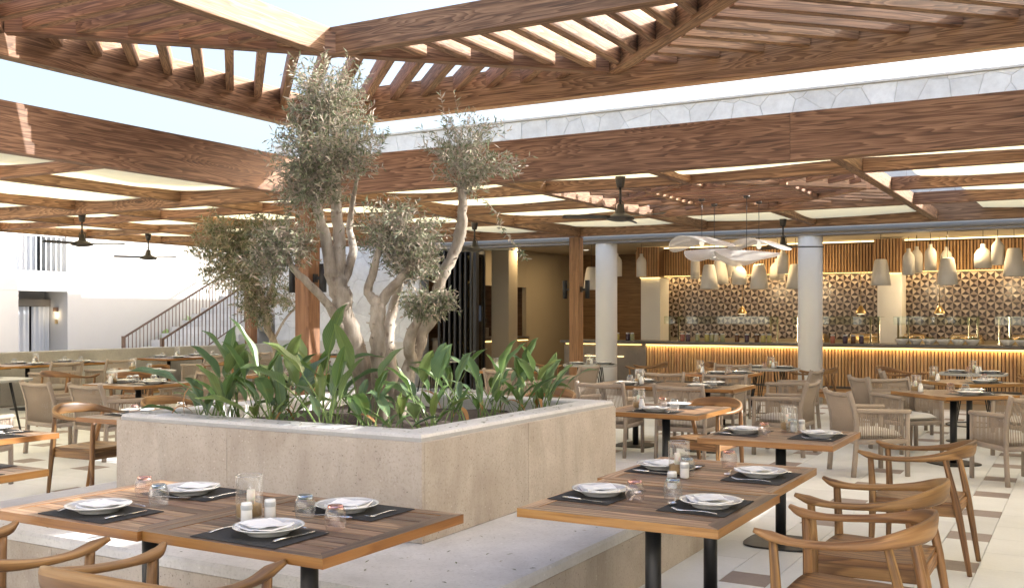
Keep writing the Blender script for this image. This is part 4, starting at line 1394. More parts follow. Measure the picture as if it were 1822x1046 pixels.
TZ = .7512
def setting(tx, ty, trz, side, desc, where, detail=2, tint='clear', half=.447, jit=.017):
    """one place: side = direction (radians, table frame) from the table's middle to the diner"""
    j = lambda: rnd.uniform(-jit, jit)
    a = trz + side
    inw = Vector((-math.cos(a), -math.sin(a)))
    rgt = Vector((inw.y, -inw.x))
    base = Vector((tx, ty)) - inw * half
    face = math.atan2(inw.y, inw.x)
    def at(i, r, z): p = base + inw * i + rgt * r; return (p.x, p.y, z)
    w = '%s, %s' % (desc, where)
    if detail:
        placemat('charcoal woven placemat on the ' + w, at(.185 + j(), j(), TZ), face + R(rnd.uniform(-2, 2)), 'charcoal placemats')
    plate('white porcelain plate on the ' + w, at(.19 + j(), j(), TZ + (.0024 if detail else 0)), face, 'white plates laid on the tables')
    napkin('folded white napkin on plate, ' + w, at(.19 + j(), j(), TZ + .0108), face + R(rnd.uniform(-60, 60)), 'folded napkins')
    tumbler[tint]('upturned %s tumbler on the %s' % ({'clear': 'clear', 'rose': 'rose tinted', 'smoke': 'smoky'}[tint], w), at(.39 + j(), (.10 + rnd.uniform(-.04, .10)), TZ + (.0 if True else 0)), 0, 'upturned tumblers')
    if detail >= 1:
        z = TZ + .0026
        knife('steel knife beside the plate, ' + w, at(.17 + j(), .165 + j(), z), face + R(rnd.uniform(-4, 4)), 'steel knives')
        fork('steel fork beside the plate, ' + w, at(.19 + j(), -.168 + j(), z), face + R(rnd.uniform(-5, 5)), 'steel forks')
    if detail >= 2:
        spoon('steel spoon inward of the plate, ' + w, at(.345, -.02 + j(), TZ + .0026 if False else TZ + .001), face + R(90 + rnd.uniform(-14, 14)), 'steel spoons')
def centre(tx, ty, desc, dx=0.0, dy=0.0, pots='salt', n=2):
    candle('glass candle holder with sand on the ' + desc, (tx + dx, ty + dy, TZ), rnd.uniform(0, 6), 'candle holders with sand')
    for k in range(n):
        f = salt_pot if pots == 'salt' else shaker
        a = R(-52 + 70 * k)
        nm = ('grey banded pot %s the candle, ' if pots == 'salt' else 'white shaker %s the candle, ') % (('before', 'right of')[k])
        f(nm + desc, (tx + dx + .092 * math.cos(a), ty + dy + .092 * math.sin(a), TZ), 0, 'condiment pots beside the candles')

S_, E_, N_, W_ = -math.pi / 2, 0.0, math.pi / 2, math.pi     # table sides
# ---- near tables
teak_table('teak slat table at the photo\'s lower left edge, before the planter', (-3.615, 3.105, 0), 0, 'teak tables')
teak_table('teak slat table carrying a candle, joined to the lower left table', (-2.717, 3.125, 0), 0, 'teak tables')
d1, d2 = 'teak table at the lower left edge', 'teak table with candle before the planter'
setting(-3.615, 3.105, 0, S_, d1, 'chair side', 2, 'smoke'); setting(-3.615, 3.105, 0, N_, d1, 'planter side', 2, 'rose')
setting(-2.717, 3.125, 0, S_, d2, 'chair side', 2, 'rose'); setting(-2.717, 3.125, 0, N_, d2, 'planter side', 2, 'smoke')
centre(-2.99, 3.07, d2)
teak_table('teak table jutting towards us before the planter\'s right face', (-1.695, 4.245, 0), 0, 'teak tables')
teak_table('teak table adjoining, behind the seam, right of the planter', (-1.735, 5.150, 0), 0, 'teak tables')
d3, d4 = 'teak table right of the planter', 'adjoining teak table behind the seam'
setting(-1.695, 4.245, 0, W_, d3, 'bench side', 2, 'rose'); setting(-1.695, 4.245, 0, E_, d3, 'aisle side', 2, 'smoke')
setting(-1.735, 5.15, 0, W_, d4, 'bench side', 2, 'smoke'); setting(-1.735, 5.15, 0, E_, d4, 'aisle side', 2, 'rose')
centre(-1.85, 4.99, d4, 0, 0, 'salt', 1)
salt_pot('white pot with grey band near the seam of the paired tables', (-1.74, 4.60, TZ), 0, 'condiment pots beside the candles')
teak_table('teak table alone in the aisle behind the three wooden chairs', (-1.86, 7.02, 0), 0, 'teak tables')
d5 = 'lone teak table in the aisle'
setting(-1.86, 7.02, 0, W_, d5, 'planter side', 1, 'rose'); setting(-1.86, 7.02, 0, E_, d5, 'chair side', 1, 'smoke')
centre(-1.88, 7.30, d5, 0, 0, 'salt', 2)
teak_table('teak table beyond the planter\'s far corner, partly in sunlight', (-3.24, 8.42, 0), 0, 'teak tables')
d6 = 'sun streaked teak table past the planter corner'
setting(-3.24, 8.42, 0, S_, d6, 'front', 1, 'smoke'); setting(-3.24, 8.42, 0, N_, d6, 'back', 1, 'rose')
centre(-3.48, 8.38, d6, 0, 0, 'shaker', 1)
teak_table('teak table behind the planter, mostly hidden by leaves', (-5.0, 8.42, 0), 0, 'teak tables')
teak_table('teak table corner at the left edge beside the bench', (-6.75, 4.17, 0), 0, 'teak tables')
d16 = 'left edge teak table beside the bench'
setting(-6.75, 4.17, 0, E_, d16, 'bench side', 1, 'rose')
setting(-6.75, 4.17, 0, N_, d16, 'far side', 1, 'smoke')
teak_table('lowest teak table corner at the left edge, next to the bench end', (-5.32, 3.06, 0), 0, 'teak tables')
d17 = 'lowest teak table at the left edge'
setting(-5.32, 3.06, 0, N_, d17, 'planter side', 1, 'clear'); setting(-5.32, 3.06, 0, E_, d17, 'table side', 1, 'smoke')
teak_table('teak table just left of the planter behind a swirled chair', (-6.72, 5.85, 0), 0, 'teak tables')
d18 = 'teak table left of the planter'
setting(-6.72, 5.85, 0, W_, d18, 'swirled chair side', 1, 'rose'); setting(-6.72, 5.85, 0, E_, d18, 'planter side', 1, 'clear')
teak_table('teak table behind the planter\'s left corner', (-6.72, 6.80, 0), 0, 'teak tables')
d18b = 'teak table behind the planter\'s left corner'
setting(-6.72, 6.8, 0, W_, d18b, 'chair side', 1, 'rose'); setting(-6.72, 6.8, 0, E_, d18b, 'planter side', 1, 'clear')
centre(-6.72, 6.6, d18b, 0, 0, 'shaker', 1)
# ---- far tables
def far(lbl, x, y, rz, sides, grey=False, cand=True, dx=0.0, dy=0.0, det=1, pots='shaker', npots=1):
    (grey_table if grey else teak_far)(lbl[0], (x, y, 0), rz, 'grey tables on hairpin legs' if grey else 'teak tables')
    for s_, wh, tn in sides:
        setting(x, y, rz, s_, lbl[1], wh, det, tn, .42 if grey else .447)
    if cand: centre(x, y, lbl[1], dx, dy, pots, npots)
far(('first teak table before the rope chairs, nearer the planter', 'first long teak table before the bar'), -4.78, 11.4, 0, [(S_, 'front', 'clear'), (N_, 'back', 'smoke')], dx=.05)
far(('teak table end joined to it, nearer the white column', 'second long teak table before the bar'), -3.88, 11.4, 0, [(S_, 'front', 'smoke'), (N_, 'back', 'clear')], cand=False)
far(('teak table with tall candle close to the slatted bar', 'teak table close to the slatted bar'), -4.55, 14.05, 0, [(E_, 'right end', 'rose'), (S_, 'front', 'clear')], dx=-.3, dy=-.1)
far(('grey table against the white column by the bar', 'grey table by the white column'), -4.35, 15.75, 0, [(W_, 'left', 'rose'), (E_, 'right', 'clear')], True, dx=.02)
far(('grey hairpin table left of the other white column', 'grey hairpin table at the first column'), -7.3, 15.45, R(20), [(W_, 'left', 'clear'), (E_, 'right', 'smoke')], True)
far(('teak table glimpsed over the leaves by the folding doors', 'teak table seen over the leaves'), -7.55, 13.3, 0, [(E_, 'right', 'clear'), (S_, 'front', 'clear')], dx=-.3)
far(('teak table turned cornerwise on a black post, right side', 'cornerwise teak table on the right'), -1.26, 11.68, R(45), [(E_, 'far corner side', 'rose'), (S_, 'near corner side', 'smoke')], dx=-.38, dy=.05)
far(('larger teak table behind the cornerwise one, right side', 'teak table behind the cornerwise one'), -1.30, 13.75, R(40), [(E_, 'far side', 'clear'), (S_, 'near side', 'rose')], dx=-.42, dy=.05)
far(('grey table before the bowls of the bar, right side', 'grey table before the bowls'), -1.45, 15.85, 0, [(W_, 'left', 'rose'), (E_, 'right', 'clear')], True, dx=.0, npots=2)
far(('teak table with candle by rope chairs, left of the planter', 'teak table among the left rope chairs'), -10.05, 8.45, 0, [(W_, 'left', 'clear'), (N_, 'back', 'clear'), (E_, 'right', 'clear')], dx=-.28, dy=-.15)
far(('round grey table behind it on the left', 'round grey table on the left'), -12.3, 10.4, 0, [(E_, 'right', 'clear')], True, dx=-.2, npots=0)
far(('round grey table cut by the left edge', 'round grey table at the left edge'), -12.35, 8.05, 0, [(W_, 'wall side', 'clear')], True, cand=False)
far(('teak table along the low wall, below the stairs', 'teak table at the wall below the stairs'), -15.55, 13.8, 0, [(W_, 'wall side', 'clear'), (E_, 'room side', 'clear')], dy=.2)
far(('teak table end along the low wall beside the background tree', 'wall table beside the background tree'), -15.55, 14.7, 0, [(W_, 'wall side', 'clear'), (E_, 'room side', 'clear')], cand=False)
far(('teak table along the low wall, below the doorway', 'teak table at the wall below the doorway'), -15.5, 10.75, 0, [(W_, 'wall side', 'clear'), (E_, 'room side', 'clear')], dy=.15)
far(('teak table end along the low wall, below the shaded wall', 'wall table below the shaded house wall'), -15.5, 11.65, 0, [(W_, 'wall side', 'clear'), (E_, 'room side', 'clear')], cand=False)
far(('teak table at the left end of the low wall', 'teak table at the low wall\'s left end'), -15.5, 9.85, 0, [(W_, 'wall side', 'clear'), (E_, 'room side', 'clear')], cand=False)
far(('teak table in the corner below the stone wall', 'teak table below the stone wall'), -14.6, 16.55, 0, [(S_, 'front', 'clear'), (N_, 'wall side', 'clear')], cand=False)
far(('second teak table below the stone wall, by the front post', 'second table below the stone wall'), -13.6, 16.55, 0, [(S_, 'front', 'clear'), (N_, 'wall side', 'clear')], cand=False)
far(('teak table with candle behind the tallest leaves', 'teak table behind the tallest leaves'), -9.75, 10.7, 0, [(E_, 'right', 'clear'), (S_, 'front', 'clear')], dx=-.1, npots=0)
far(('grey table seen between the trunks', 'grey table between the trunks'), -10.4, 15.4, 0, [(E_, 'right', 'clear')], True, cand=False)

# ------------------------------------------------------------------ chairs in place
wg, rg = 'wooden armchairs with bent rails', 'rope armchairs'
PI = math.pi
for lbl, x, y, a in (
    ('frontmost wooden armchair at the right table, its seat cut by the frame', -.835, 4.29, PI),
    ('middle wooden armchair of the three in the aisle', -.89, 5.17, PI),
    ('wooden armchair farthest back of the aisle three', -.93, 6.92, PI - .04),
    ('wooden armchair cut by the lower left corner', -3.575, 2.29, PI / 2),
    ('wooden armchair at the bottom edge before the candle table', -2.715, 2.33, PI / 2),
    ('wooden armchair with swirled back rail left of the planter', -7.62, 5.93, .12),
    ('second swirled wooden armchair behind the planter\'s left corner', -7.6, 6.86, .06),
    ('wooden armchair lit by the sun behind the streaked table', -3.12, 9.12, -PI / 2 - .25),
    ('wooden armchair rail just above the planter\'s back corner', -4.95, 9.35, -PI / 2),
    ('wooden armchair before the round grey table on the left', -12.75, 9.45, PI * .55),
    ('wooden armchair behind the left rope chairs, lighter rail', -11.75, 9.75, PI * .75),
    ('wooden armchair behind the round grey table by the background tree', -13.2, 13.0, PI * .95),
    ('dark wooden chair on the right of the first column\'s grey table', -6.45, 15.95, PI + .1),
    ('dark wooden chair left of the first column\'s grey table', -8.1, 15.1, .2),
    ('dark wooden chair standing beside the white bar column', -3.62, 15.7, PI),
    ('dark wooden chair behind the table close to the bar', -5.25, 16.15, -.4),
    ('dark wooden chair at the bar side of the right tables', -2.5, 16.1, -.3),
    ('dark wooden chair rail at the right edge before the bar', -.55, 15.9, PI),
    ('wooden chair at the hidden table by the low wall', -13.1, 11.2, PI)):
    wood_chair(lbl, (x, y, 0), a + (rnd.uniform(-.03, .03) if y < 7.5 else rnd.uniform(-.1, .1)), wg)
for lbl, x, y, a in (
    ('rope armchair on the aisle\'s right, side rope towards us', -1.90, 10.62, R(40)),
    ('rope armchair cut by the right edge, white cushion', -.62, 10.72, R(128)),
    ('rope armchair back facing us beyond the first right one', -2.2, 13.0, R(35)),
    ('rope armchair nearest the bar on the right', -2.15, 14.55, R(20)),
    ('rope armchair behind the cornerwise table, facing us', -1.85, 12.55, R(-42)),
    ('rope armchair behind the cornerwise table at the right edge', -.55, 12.6, R(-135)),
    ('rope armchair end on at the right end of the long table', -3.02, 11.6, PI),
    ('rope armchair beside the white column, cushion showing', -3.55, 14.1, PI),
    ('rope armchair back before the long table, by the planter corner', -4.72, 10.62, PI / 2),
    ('rope armchair back before the long table, farther right', -3.85, 10.62, PI / 2),
    ('rope armchair arm under the long table\'s right end', -4.0, 12.2, -PI / 2),
    ('rope armchair behind the long table\'s left end', -4.85, 12.2, -PI / 2),
    ('rope armchair behind the table close to the bar', -4.75, 14.85, -PI / 2),
    ('rope armchair seen from its side above the planter edge', -6.72, 13.55, PI),
    ('rope armchair back above the planter\'s far edge', -7.05, 12.4, PI / 2),
    ('rope armchair side on, left of the teak candle table', -10.25, 7.55, PI / 2),
    ('rope armchair back before the left candle table', -9.45, 7.55, PI / 2),
    ('rope armchair cut by the left edge, only its back', -8.9, 5.55, PI / 2 + .4),
    ('rope armchair facing the wall below the doorway', -14.6, 10.6, PI),
    ('rope armchair facing the wall below the shaded wall', -14.6, 11.7, PI),
    ('rope armchair facing the wall below the stair foot', -14.65, 13.8, PI),
    ('rope armchair facing the wall by the background tree', -14.65, 14.75, PI),
    ('rope armchair behind the left candle table', -10.05, 9.3, -PI / 2),
    ('rope armchair before the stone wall tables', -14.6, 15.7, PI / 2),
    ('second rope armchair before the stone wall tables', -13.6, 15.7, PI / 2),
    ('rope armchair before the table behind the leaves', -9.7, 9.85, PI / 2)):
    rope_chair(lbl, (x + rnd.uniform(-.03, .03), y + rnd.uniform(-.03, .03), 0), a + rnd.uniform(-.09, .09), rg)
# ------------------------------------------------------------------ bar counter
bar_t = thing('bar_counter', 'long bar counter faced with pale vertical timber slats', 'bar counter', (0, 19.6, 0))
BX0, BX1 = -8.0, 6.0
MB().box(-9.95, -.05, .985, BX1, 1.0, 1.035).build('counter_top', M['dark_stone'], bar_t)
MB().box(BX0, .10, .20, BX1, .9, .983).build('counter_body', M['dark_panel'], bar_t)
MB().box(-9.9, .04, 0, BX0 - .003, .9, .983).build('stone_end', M['bar_stone'], bar_t)
MB().box(BX0, .02, .19, BX1, .099, .235).build('foot_rail', M['dark_stone'], bar_t)
MB().box(BX0, .06, 0, BX1, .099, .188).build('plinth', M['oak_slat'], bar_t)
MB().box(BX0, .03, .955, BX1, .05, .968).build('counter_light', M['led'], bar_t)
MB().box(-9.85, .015, .955, BX0 - .1, .035, .965).build('end_light', M['led'], bar_t)
MB().box(-9.4, .018, .70, -8.5, .038, .71).build('niche_light', M['led_soft'], bar_t)
def strip_lamp(name, x0, x1, y, z, watts, wd=.03, tilt=0.0):
    L = bpy.data.lights.new(name, 'AREA'); L.shape = 'RECTANGLE'; L.size = x1 - x0; L.size_y = wd; L.energy = watts; L.color = (1, .70, .34)
    o = bpy.data.objects.new(name, L); COL.objects.link(o); o.location = ((x0 + x1) / 2, y, z); o.rotation_euler = (tilt, 0, 0)
strip_lamp('counter_lamp', BX0, 1.5, 19.6 + .03, .950, 4.5)
strip_lamp('tile_lamp', -9.1, 1.5, 22.45, 2.468, 9)
sm = MB().rbox(-.021, -.022, .236, .021, .022, .925, .003).mesh('slat', M['oak_slat'])
x = BX0 + .03
n = 0
while x < BX1 and n < 230:
    place('slat', sm, bar_t, (x, .078, 0)); x += .0605; n += 1
MB().rbox(BX0, .052, .926, BX1, .096, .952, .003).build('slat_rail', M['oak_slat'], bar_t)
# sneeze guards on steel posts
for i, (x0, x1) in enumerate(((-7.6, -5.35), (-4.95, -3.45), (-3.1, -1.75), (-1.4, .6))):
    g = thing('glass_guard', ('glass food guard on steel posts at the bar\'s stone end', 'glass food guard behind the white column', 'glass food guard over the first row of bowls', 'glass food guard over the last bowls')[i], 'glass guard', ((x0 + x1) / 2, 19.95, 1.035), 0, 'glass guards on the bar')
    h = (x1 - x0) / 2
    for px in (-h, -h + .16, h - .16, h):
        MB().lathe([(0, 0), (.045, 0), (.045, .012), (.021, .014), (.021, .50), (0, .50)], 14, c=(px, 0 if abs(px) == h else .10, 0)).build('steel_post', M['steel'], g)
    MB().box(-h - .06, -.16, .503, h + .06, .30, .513).build('glass_shelf', M['pane'], g)
    MB().box(-h - .06, -.17, .36, h + .06, -.161, .513).build('front_glass', M['pane'], g)
# bowls of food
def make_bowl():
    t = thing('food_bowl', 'x', 'bowl')
    MB().lathe([(0, .0), (.055, 0), (.060, .006), (.105, .055), (.128, .105), (.122, .105), (.098, .058), (.05, .015), (0, .012)], 28).build('bowl_shell', M['white_pot'], t)
    b = MB()
    r2 = random.Random(4)
    for k in range(60):
        a, r = r2.uniform(0, 6.28), .095 * math.sqrt(r2.random())
        c = Vector((r * math.cos(a), r * math.sin(a), .088 + .04 * (1 - (r / .1) ** 2) + r2.uniform(-.01, .01)))
        o = len(b.v)
        s_ = r2.uniform(.012, .022)
        for d in ((1, 0, 0), (-1, 0, 0), (0, 1, 0), (0, -1, 0), (0, 0, 1), (0, 0, -1)):
            b.v.append(tuple(c + Vector(d) * s_))
        for f in ((0, 2, 4), (2, 1, 4), (1, 3, 4), (3, 0, 4), (2, 0, 5), (1, 2, 5), (3, 1, 5), (0, 3, 5)):
            b.face([o + i for i in f], mi=r2.randrange(3))
    b.build('food', [M['oak'], M['stalk'], M['dry_leaf']], t, kind='stuff')
    return t
bowl = Kind(make_bowl)
places = [-3.02, -2.78, -2.55, -2.31, -2.06, -1.83, -1.26, -1.02, -.78, -.54, -.3, -.06, .18]
for k, x in enumerate(places):
    bowl('pale bowl heaped with food on the bar, %s from the white column' % ('first second third fourth fifth sixth seventh eighth ninth tenth eleventh twelfth thirteenth'.split()[k]), (x, 19.85, 1.036), k * 1.3, 'bowls along the bar')
# jars
jar_cols = [(.35, .12, .08), (.06, .03, .05), (.45, .38, .12), (.12, .05, .02), (.30, .30, .16), (.48, .42, .28)]
jm = []
for i, c in enumerate(jar_cols):
    mt = plain('jar_%d' % i, c, .2, 0, .3, 30, .02)
    def mk(mt=mt):
        t = thing('jar', 'x', 'jar')
        MB().lathe([(0, 0), (.042, 0), (.045, .01), (.045, .125), (.036, .14)], 18).build('jar_body', mt, t)
        MB().lathe([(.036, .14), (.04, .142), (.04, .165), (0, .168)], 18).build('lid', M['band_grey'], t)
        return t
    jm.append(Kind(mk))
cn = ['red', 'purple black', 'yellow', 'brown', 'olive green', 'cream']
xs = [-8.85, -8.76, -8.52, -8.42, -7.3, -7.18, -6.98, -6.78, -6.68, -6.58, -6.45, -6.15, -5.95, -5.75, -5.62, -5.5, -4.85, -4.72, -4.6, -4.28, -4.05, -3.9, -3.75]
oc = ['stone end', 'first pier', 'middle guard', 'post gap', 'white column']
for k, x in enumerate(xs):
    ci = [0, 2, 1, 4, 0, 1, 4, 2, 4, 5, 4, 3, 1, 3, 2, 2, 0, 0, 2, 0, 1, 3, 1][k]
    jm[ci]('jar of %s preserve on the bar, number %s along from the stone end' % (cn[ci], 'one two three four five six seven eight nine ten eleven twelve thirteen fourteen fifteen sixteen seventeen eighteen nineteen twenty twenty-one twenty-two twenty-three'.split()[k]), (x, 19.9, 1.036), k, 'jars on the bar')
# back counter with chafing dishes
bk = thing('back_counter', 'dark back counter under the patterned wall tiles', 'counter', (0, 22.3, 0))
MB().box(-8.4, -.35, .0, 6, .27, .93).build('counter_body', M['dark_panel'], bk)
MB().box(-8.4, -.38, .931, 6, .27, .965).build('counter_top', M['dark_stone'], bk)
def make_chafer():
    t = thing('chafing_dish', 'x', 'chafing dish')
    b = MB()
    n = 10
    for i in range(n + 1):
        a = math.pi * .5 * i / n
        z, d = .10 + .12 * math.sin(a), .20 * math.cos(a)
        b.v += [(-.30 + .03 * math.sin(a), -d, z), (.30 - .03 * math.sin(a), -d, z), (.30 - .03 * math.sin(a), d, z), (-.30 + .03 * math.sin(a), d, z)]
    for i in range(n):
        for k in range(4):
            j = (k + 1) % 4
            b.face([i * 4 + k, i * 4 + j, i * 4 + 4 + j, i * 4 + 4 + k], smooth=k in (0, 2))
    b.build('dome_lid', M['brass'], t)
    MB().rbox(-.31, -.21, 0, .31, .21, .098, .01).build('water_pan', M['brass'], t)
    MB().sweep(smooth_path([(-.24, -.19, .12), (-.24, -.26, .17), (.24, -.26, .17), (.24, -.19, .12)], 4), .022, n=8).build('handle', M['steel'], t)
    return t
chafer = Kind(make_chafer)
for k, x in enumerate((-5.2, -4.1, -3.2, -2.15, -1.05, -.05)):
    chafer('brass chafing dish on the back counter, %s along from the first pier' % ('first second third fourth fifth sixth'.split()[k]), (x, 22.15, .966), 0, 'chafing dishes')
# heat lamps glowing over the food
def make_heat():
    t = thing('heat_lamp', 'x', 'heat lamp')
    MB().lathe([(.0, .16), (.03, .15), (.10, .02), (.105, 0), (.1, 0)], 24).build('lamp_shade', M['brass'], t)
    MB().lathe([(0, -.015), (.06, -.01), (.098, .004), (0, .006)], 24).build('lamp_glow', M['lamp_lit'], t)
    MB().tube((0, 0, .16), (0, 0, 1.45), .006, n=6).build('cord', M['brass'], t)
    return t
heat = Kind(make_heat)
for k, x in enumerate((-6.35, -5.0, -3.95, -2.5, -.95)):
    heat('glowing heat lamp over the food, %s from the bar\'s stone end' % ('first second third fourth fifth'.split()[k]), (x, 20.9, 1.60), 0, 'heat lamps')
# screens on the dark walls
for i, (p, s_) in enumerate((((-9.55, 24.28, 1.62), (.62, .42)), ((-15.37, 20.6, 1.62), (.62, .42)))):
    o = MB().box(-s_[0] / 2, -.03, -s_[1] / 2, s_[0] / 2, 0, s_[1] / 2).build('screen_body', M['black_metal']) if False else thing('wall_screen', ('pale blue screen on the brown wall behind the column', 'pale blue screen in the dark room by the folding doors')[i], 'screen', p, (0, R(90))[i])
    MB().rbox(-s_[0] / 2 - .012, -.03, -s_[1] / 2 - .012, s_[0] / 2 + .012, -.002, s_[1] / 2 + .012, .004).build('screen_case', M['black_metal'], o)
    MB().box(-s_[0] / 2, -.034, -s_[1] / 2, s_[0] / 2, -.031, s_[1] / 2).build('screen_face', M['screen'], o)
# coffee bar in the wall opening
cb = thing('coffee_counter', 'low lit coffee counter in the dark wall opening', 'counter', (-12.0, 19.9, 0))
MB().box(-.7, -1.2, 0, .05, 1.8, 1.0).build('counter_body', M['bar_stone'], cb)
MB().box(-.72, -1.22, 1.003, .10, 1.82, 1.06).build('counter_top', M['dark_stone'], cb)
MB().box(.056, -1.18, .96, .075, 1.8, .975).build('counter_light', M['led'], cb)
cm = thing('coffee_machine', 'gleaming coffee machine on the lit coffee counter', 'coffee machine', (-12.3, 19.25, 1.061))
MB().rbox(-.22, -.35, .06, .22, .35, .18, .02).build('machine_base', M['steel'], cm)
MB().rbox(-.20, -.33, .34, .24, .33, .50, .02).build('machine_head', M['dark_stone'], cm)
MB().rbox(-.20, -.33, .18, -.02, .33, .34, .02).build('machine_back', M['steel'], cm)
for y in (-.18, .18):
    MB().lathe([(0, 0), (.035, 0), (.035, .06), (0, .06)], 14, c=(.12, y, .275)).build('brew_head', M['steel'], cm)
gr = thing('coffee_grinder', 'small dark coffee grinder beside the coffee machine', 'grinder', (-12.25, 20.15, 1.061))
MB().rbox(-.1, -.09, 0, .1, .09, .22, .02).build('grinder_body', M['dark_stone'], gr)
MB().lathe([(.03, .22), (.10, .42), (.10, .44), (0, .44)], 18).build('hopper', M['pane_dark'], gr)

# ------------------------------------------------------------------ clay pendants over the bar
profs = {
 'cone': [(0, .50), (.085, .50), (.10, .495), (.115, .47), (.155, .25), (.185, 0), (.180, 0), (.150, .25), (.11, .46), (0, .48)],
 'bottle': [(0, .50), (.035, .50), (.038, .44), (.06, .42), (.10, .36), (.108, .30), (.108, 0), (.104, 0), (.104, .30), (.09, .36), (0, .42)],
 'jug': [(0, .44), (.045, .44), (.05, .37), (.10, .33), (.145, .26), (.155, .16), (.150, 0), (.146, 0), (.15, .16), (.14, .25), (0, .36)],
 'slim': [(0, .46), (.04, .46), (.085, .44), (.095, .40), (.105, 0), (.1, 0), (.09, .39), (0, .44)]}
def mk_pend(kind):
    def make():
        t = thing('pendant_lamp', 'x', 'pendant lamp')
        MB().lathe(profs[kind], 26).build('lamp_shade', M['white_pot'], t)
        MB().tube((0, 0, profs[kind][0][1]), (0, 0, 1.02 if kind != 'bottle' else .72), .005, n=5).build('cord', M['black_metal'], t)
        MB().lathe([(0, .09), (.03, .10), (.04, .13), (.02, .18), (0, .19)], 12).build('bulb', M['bulb'], t)
        return t
    return make
pk = {k: Kind(mk_pend(k)) for k in profs}
PEND = [(-9.65, 20.5, 2.14, 'cone'), (-8.99, 20.4, 2.42, 'bottle'), (-8.5, 20.6, 2.41, 'bottle'), (-7.38, 20.9, 2.35, 'slim'), (-6.8, 20.1, 2.11, 'cone'), (-6.77, 20.7, 2.23, 'cone'), (-6.69, 21.2, 2.38, 'slim'), (-6.26, 20.4, 2.2, 'jug'), (-5.79, 20.2, 2.1, 'cone'), (-5.61, 20.9, 2.3, 'jug'), (-5.34, 20.3, 2.4, 'bottle'), (-5.16, 20.6, 2.1, 'cone'), (-3.47, 20.3, 2.14, 'cone'), (-2.97, 20.3, 2.33, 'bottle'), (-2.91, 20.9, 2.4, 'bottle'), (-2.61, 20.5, 2.41, 'bottle'), (-2.39, 21.0, 2.38, 'bottle'), (-2.27, 20.1, 2.13, 'cone'), (-1.71, 20.5, 2.44, 'jug'), (-1.45, 20.3, 2.48, 'bottle'), (-1.18, 20.2, 2.27, 'cone')]
for k, (x, y, z, kd) in enumerate(PEND):
    near = ('past the timber post', 'by the first round column', 'in the lace lamp cluster', 'between the second column and the bowls', 'over the last bowls')[0 if k < 1 else 1 if k < 3 else 2 if k < 12 else 3 if k < 18 else 4]
    nth = 'first second third fourth fifth sixth seventh eighth ninth'.split()[k - (0, 1, 3, 12, 18)[0 if k < 1 else 1 if k < 3 else 2 if k < 12 else 3 if k < 18 else 4]]
    sh = {'cone': 'wide cone shaped', 'bottle': 'bottle shaped', 'jug': 'round shouldered', 'slim': 'slim straight'}[kd]
    pk[kd]('%s pale clay pendant, %s hanging %s' % (sh, nth, near), (x, y, z), 0, 'clay pendants over the bar')
for x in (-6.3, -5.3, -2.9, -1.4):
    L = bpy.data.lights.new('pendant_light', 'POINT'); L.energy = 3.5; L.color = (1, .74, .42); L.shadow_soft_size = .06
    o = bpy.data.objects.new('pendant_light', L); COL.objects.link(o); o.location = (x, 21.4, 2.15)
# ------------------------------------------------------------------ the many-stemmed olive in the planter
def limb(path, r, n=5):
    return smooth_path(path, n), lerp_list([(1.72 * a, 1.72 * a) for a in r], n)
def knobbly(b, pts, secs, seed, n=12):
    r3 = random.Random(seed)
    pts = [p + Vector((r3.uniform(-1, 1), r3.uniform(-1, 1), 0)) * s_[0] * .07 for p, s_ in zip(pts, secs)]
    secs = [(s_[0] * r3.uniform(.93, 1.08), s_[1] * r3.uniform(.93, 1.08)) for s_ in secs]
    b.sweep(pts, secs, n=n)
    for k in range(int(len(pts) * .9)):                      # stubs and scars of cut twigs
        i = r3.randrange(1, len(pts) - 1)
        a = r3.uniform(0, 6.28)
        d = Vector((math.cos(a), math.sin(a), r3.uniform(0, .6))).normalized()
        rr = secs[i][0] / 2
        b.tube(pts[i] + d * rr * .7, pts[i] + d * (rr + r3.uniform(.006, .022)), .008 if rr > .03 else .004, .004, n=5)
olive = thing('olive_tree', 'many-stemmed olive tree with sparse grey-green crowns in the planter', 'tree')
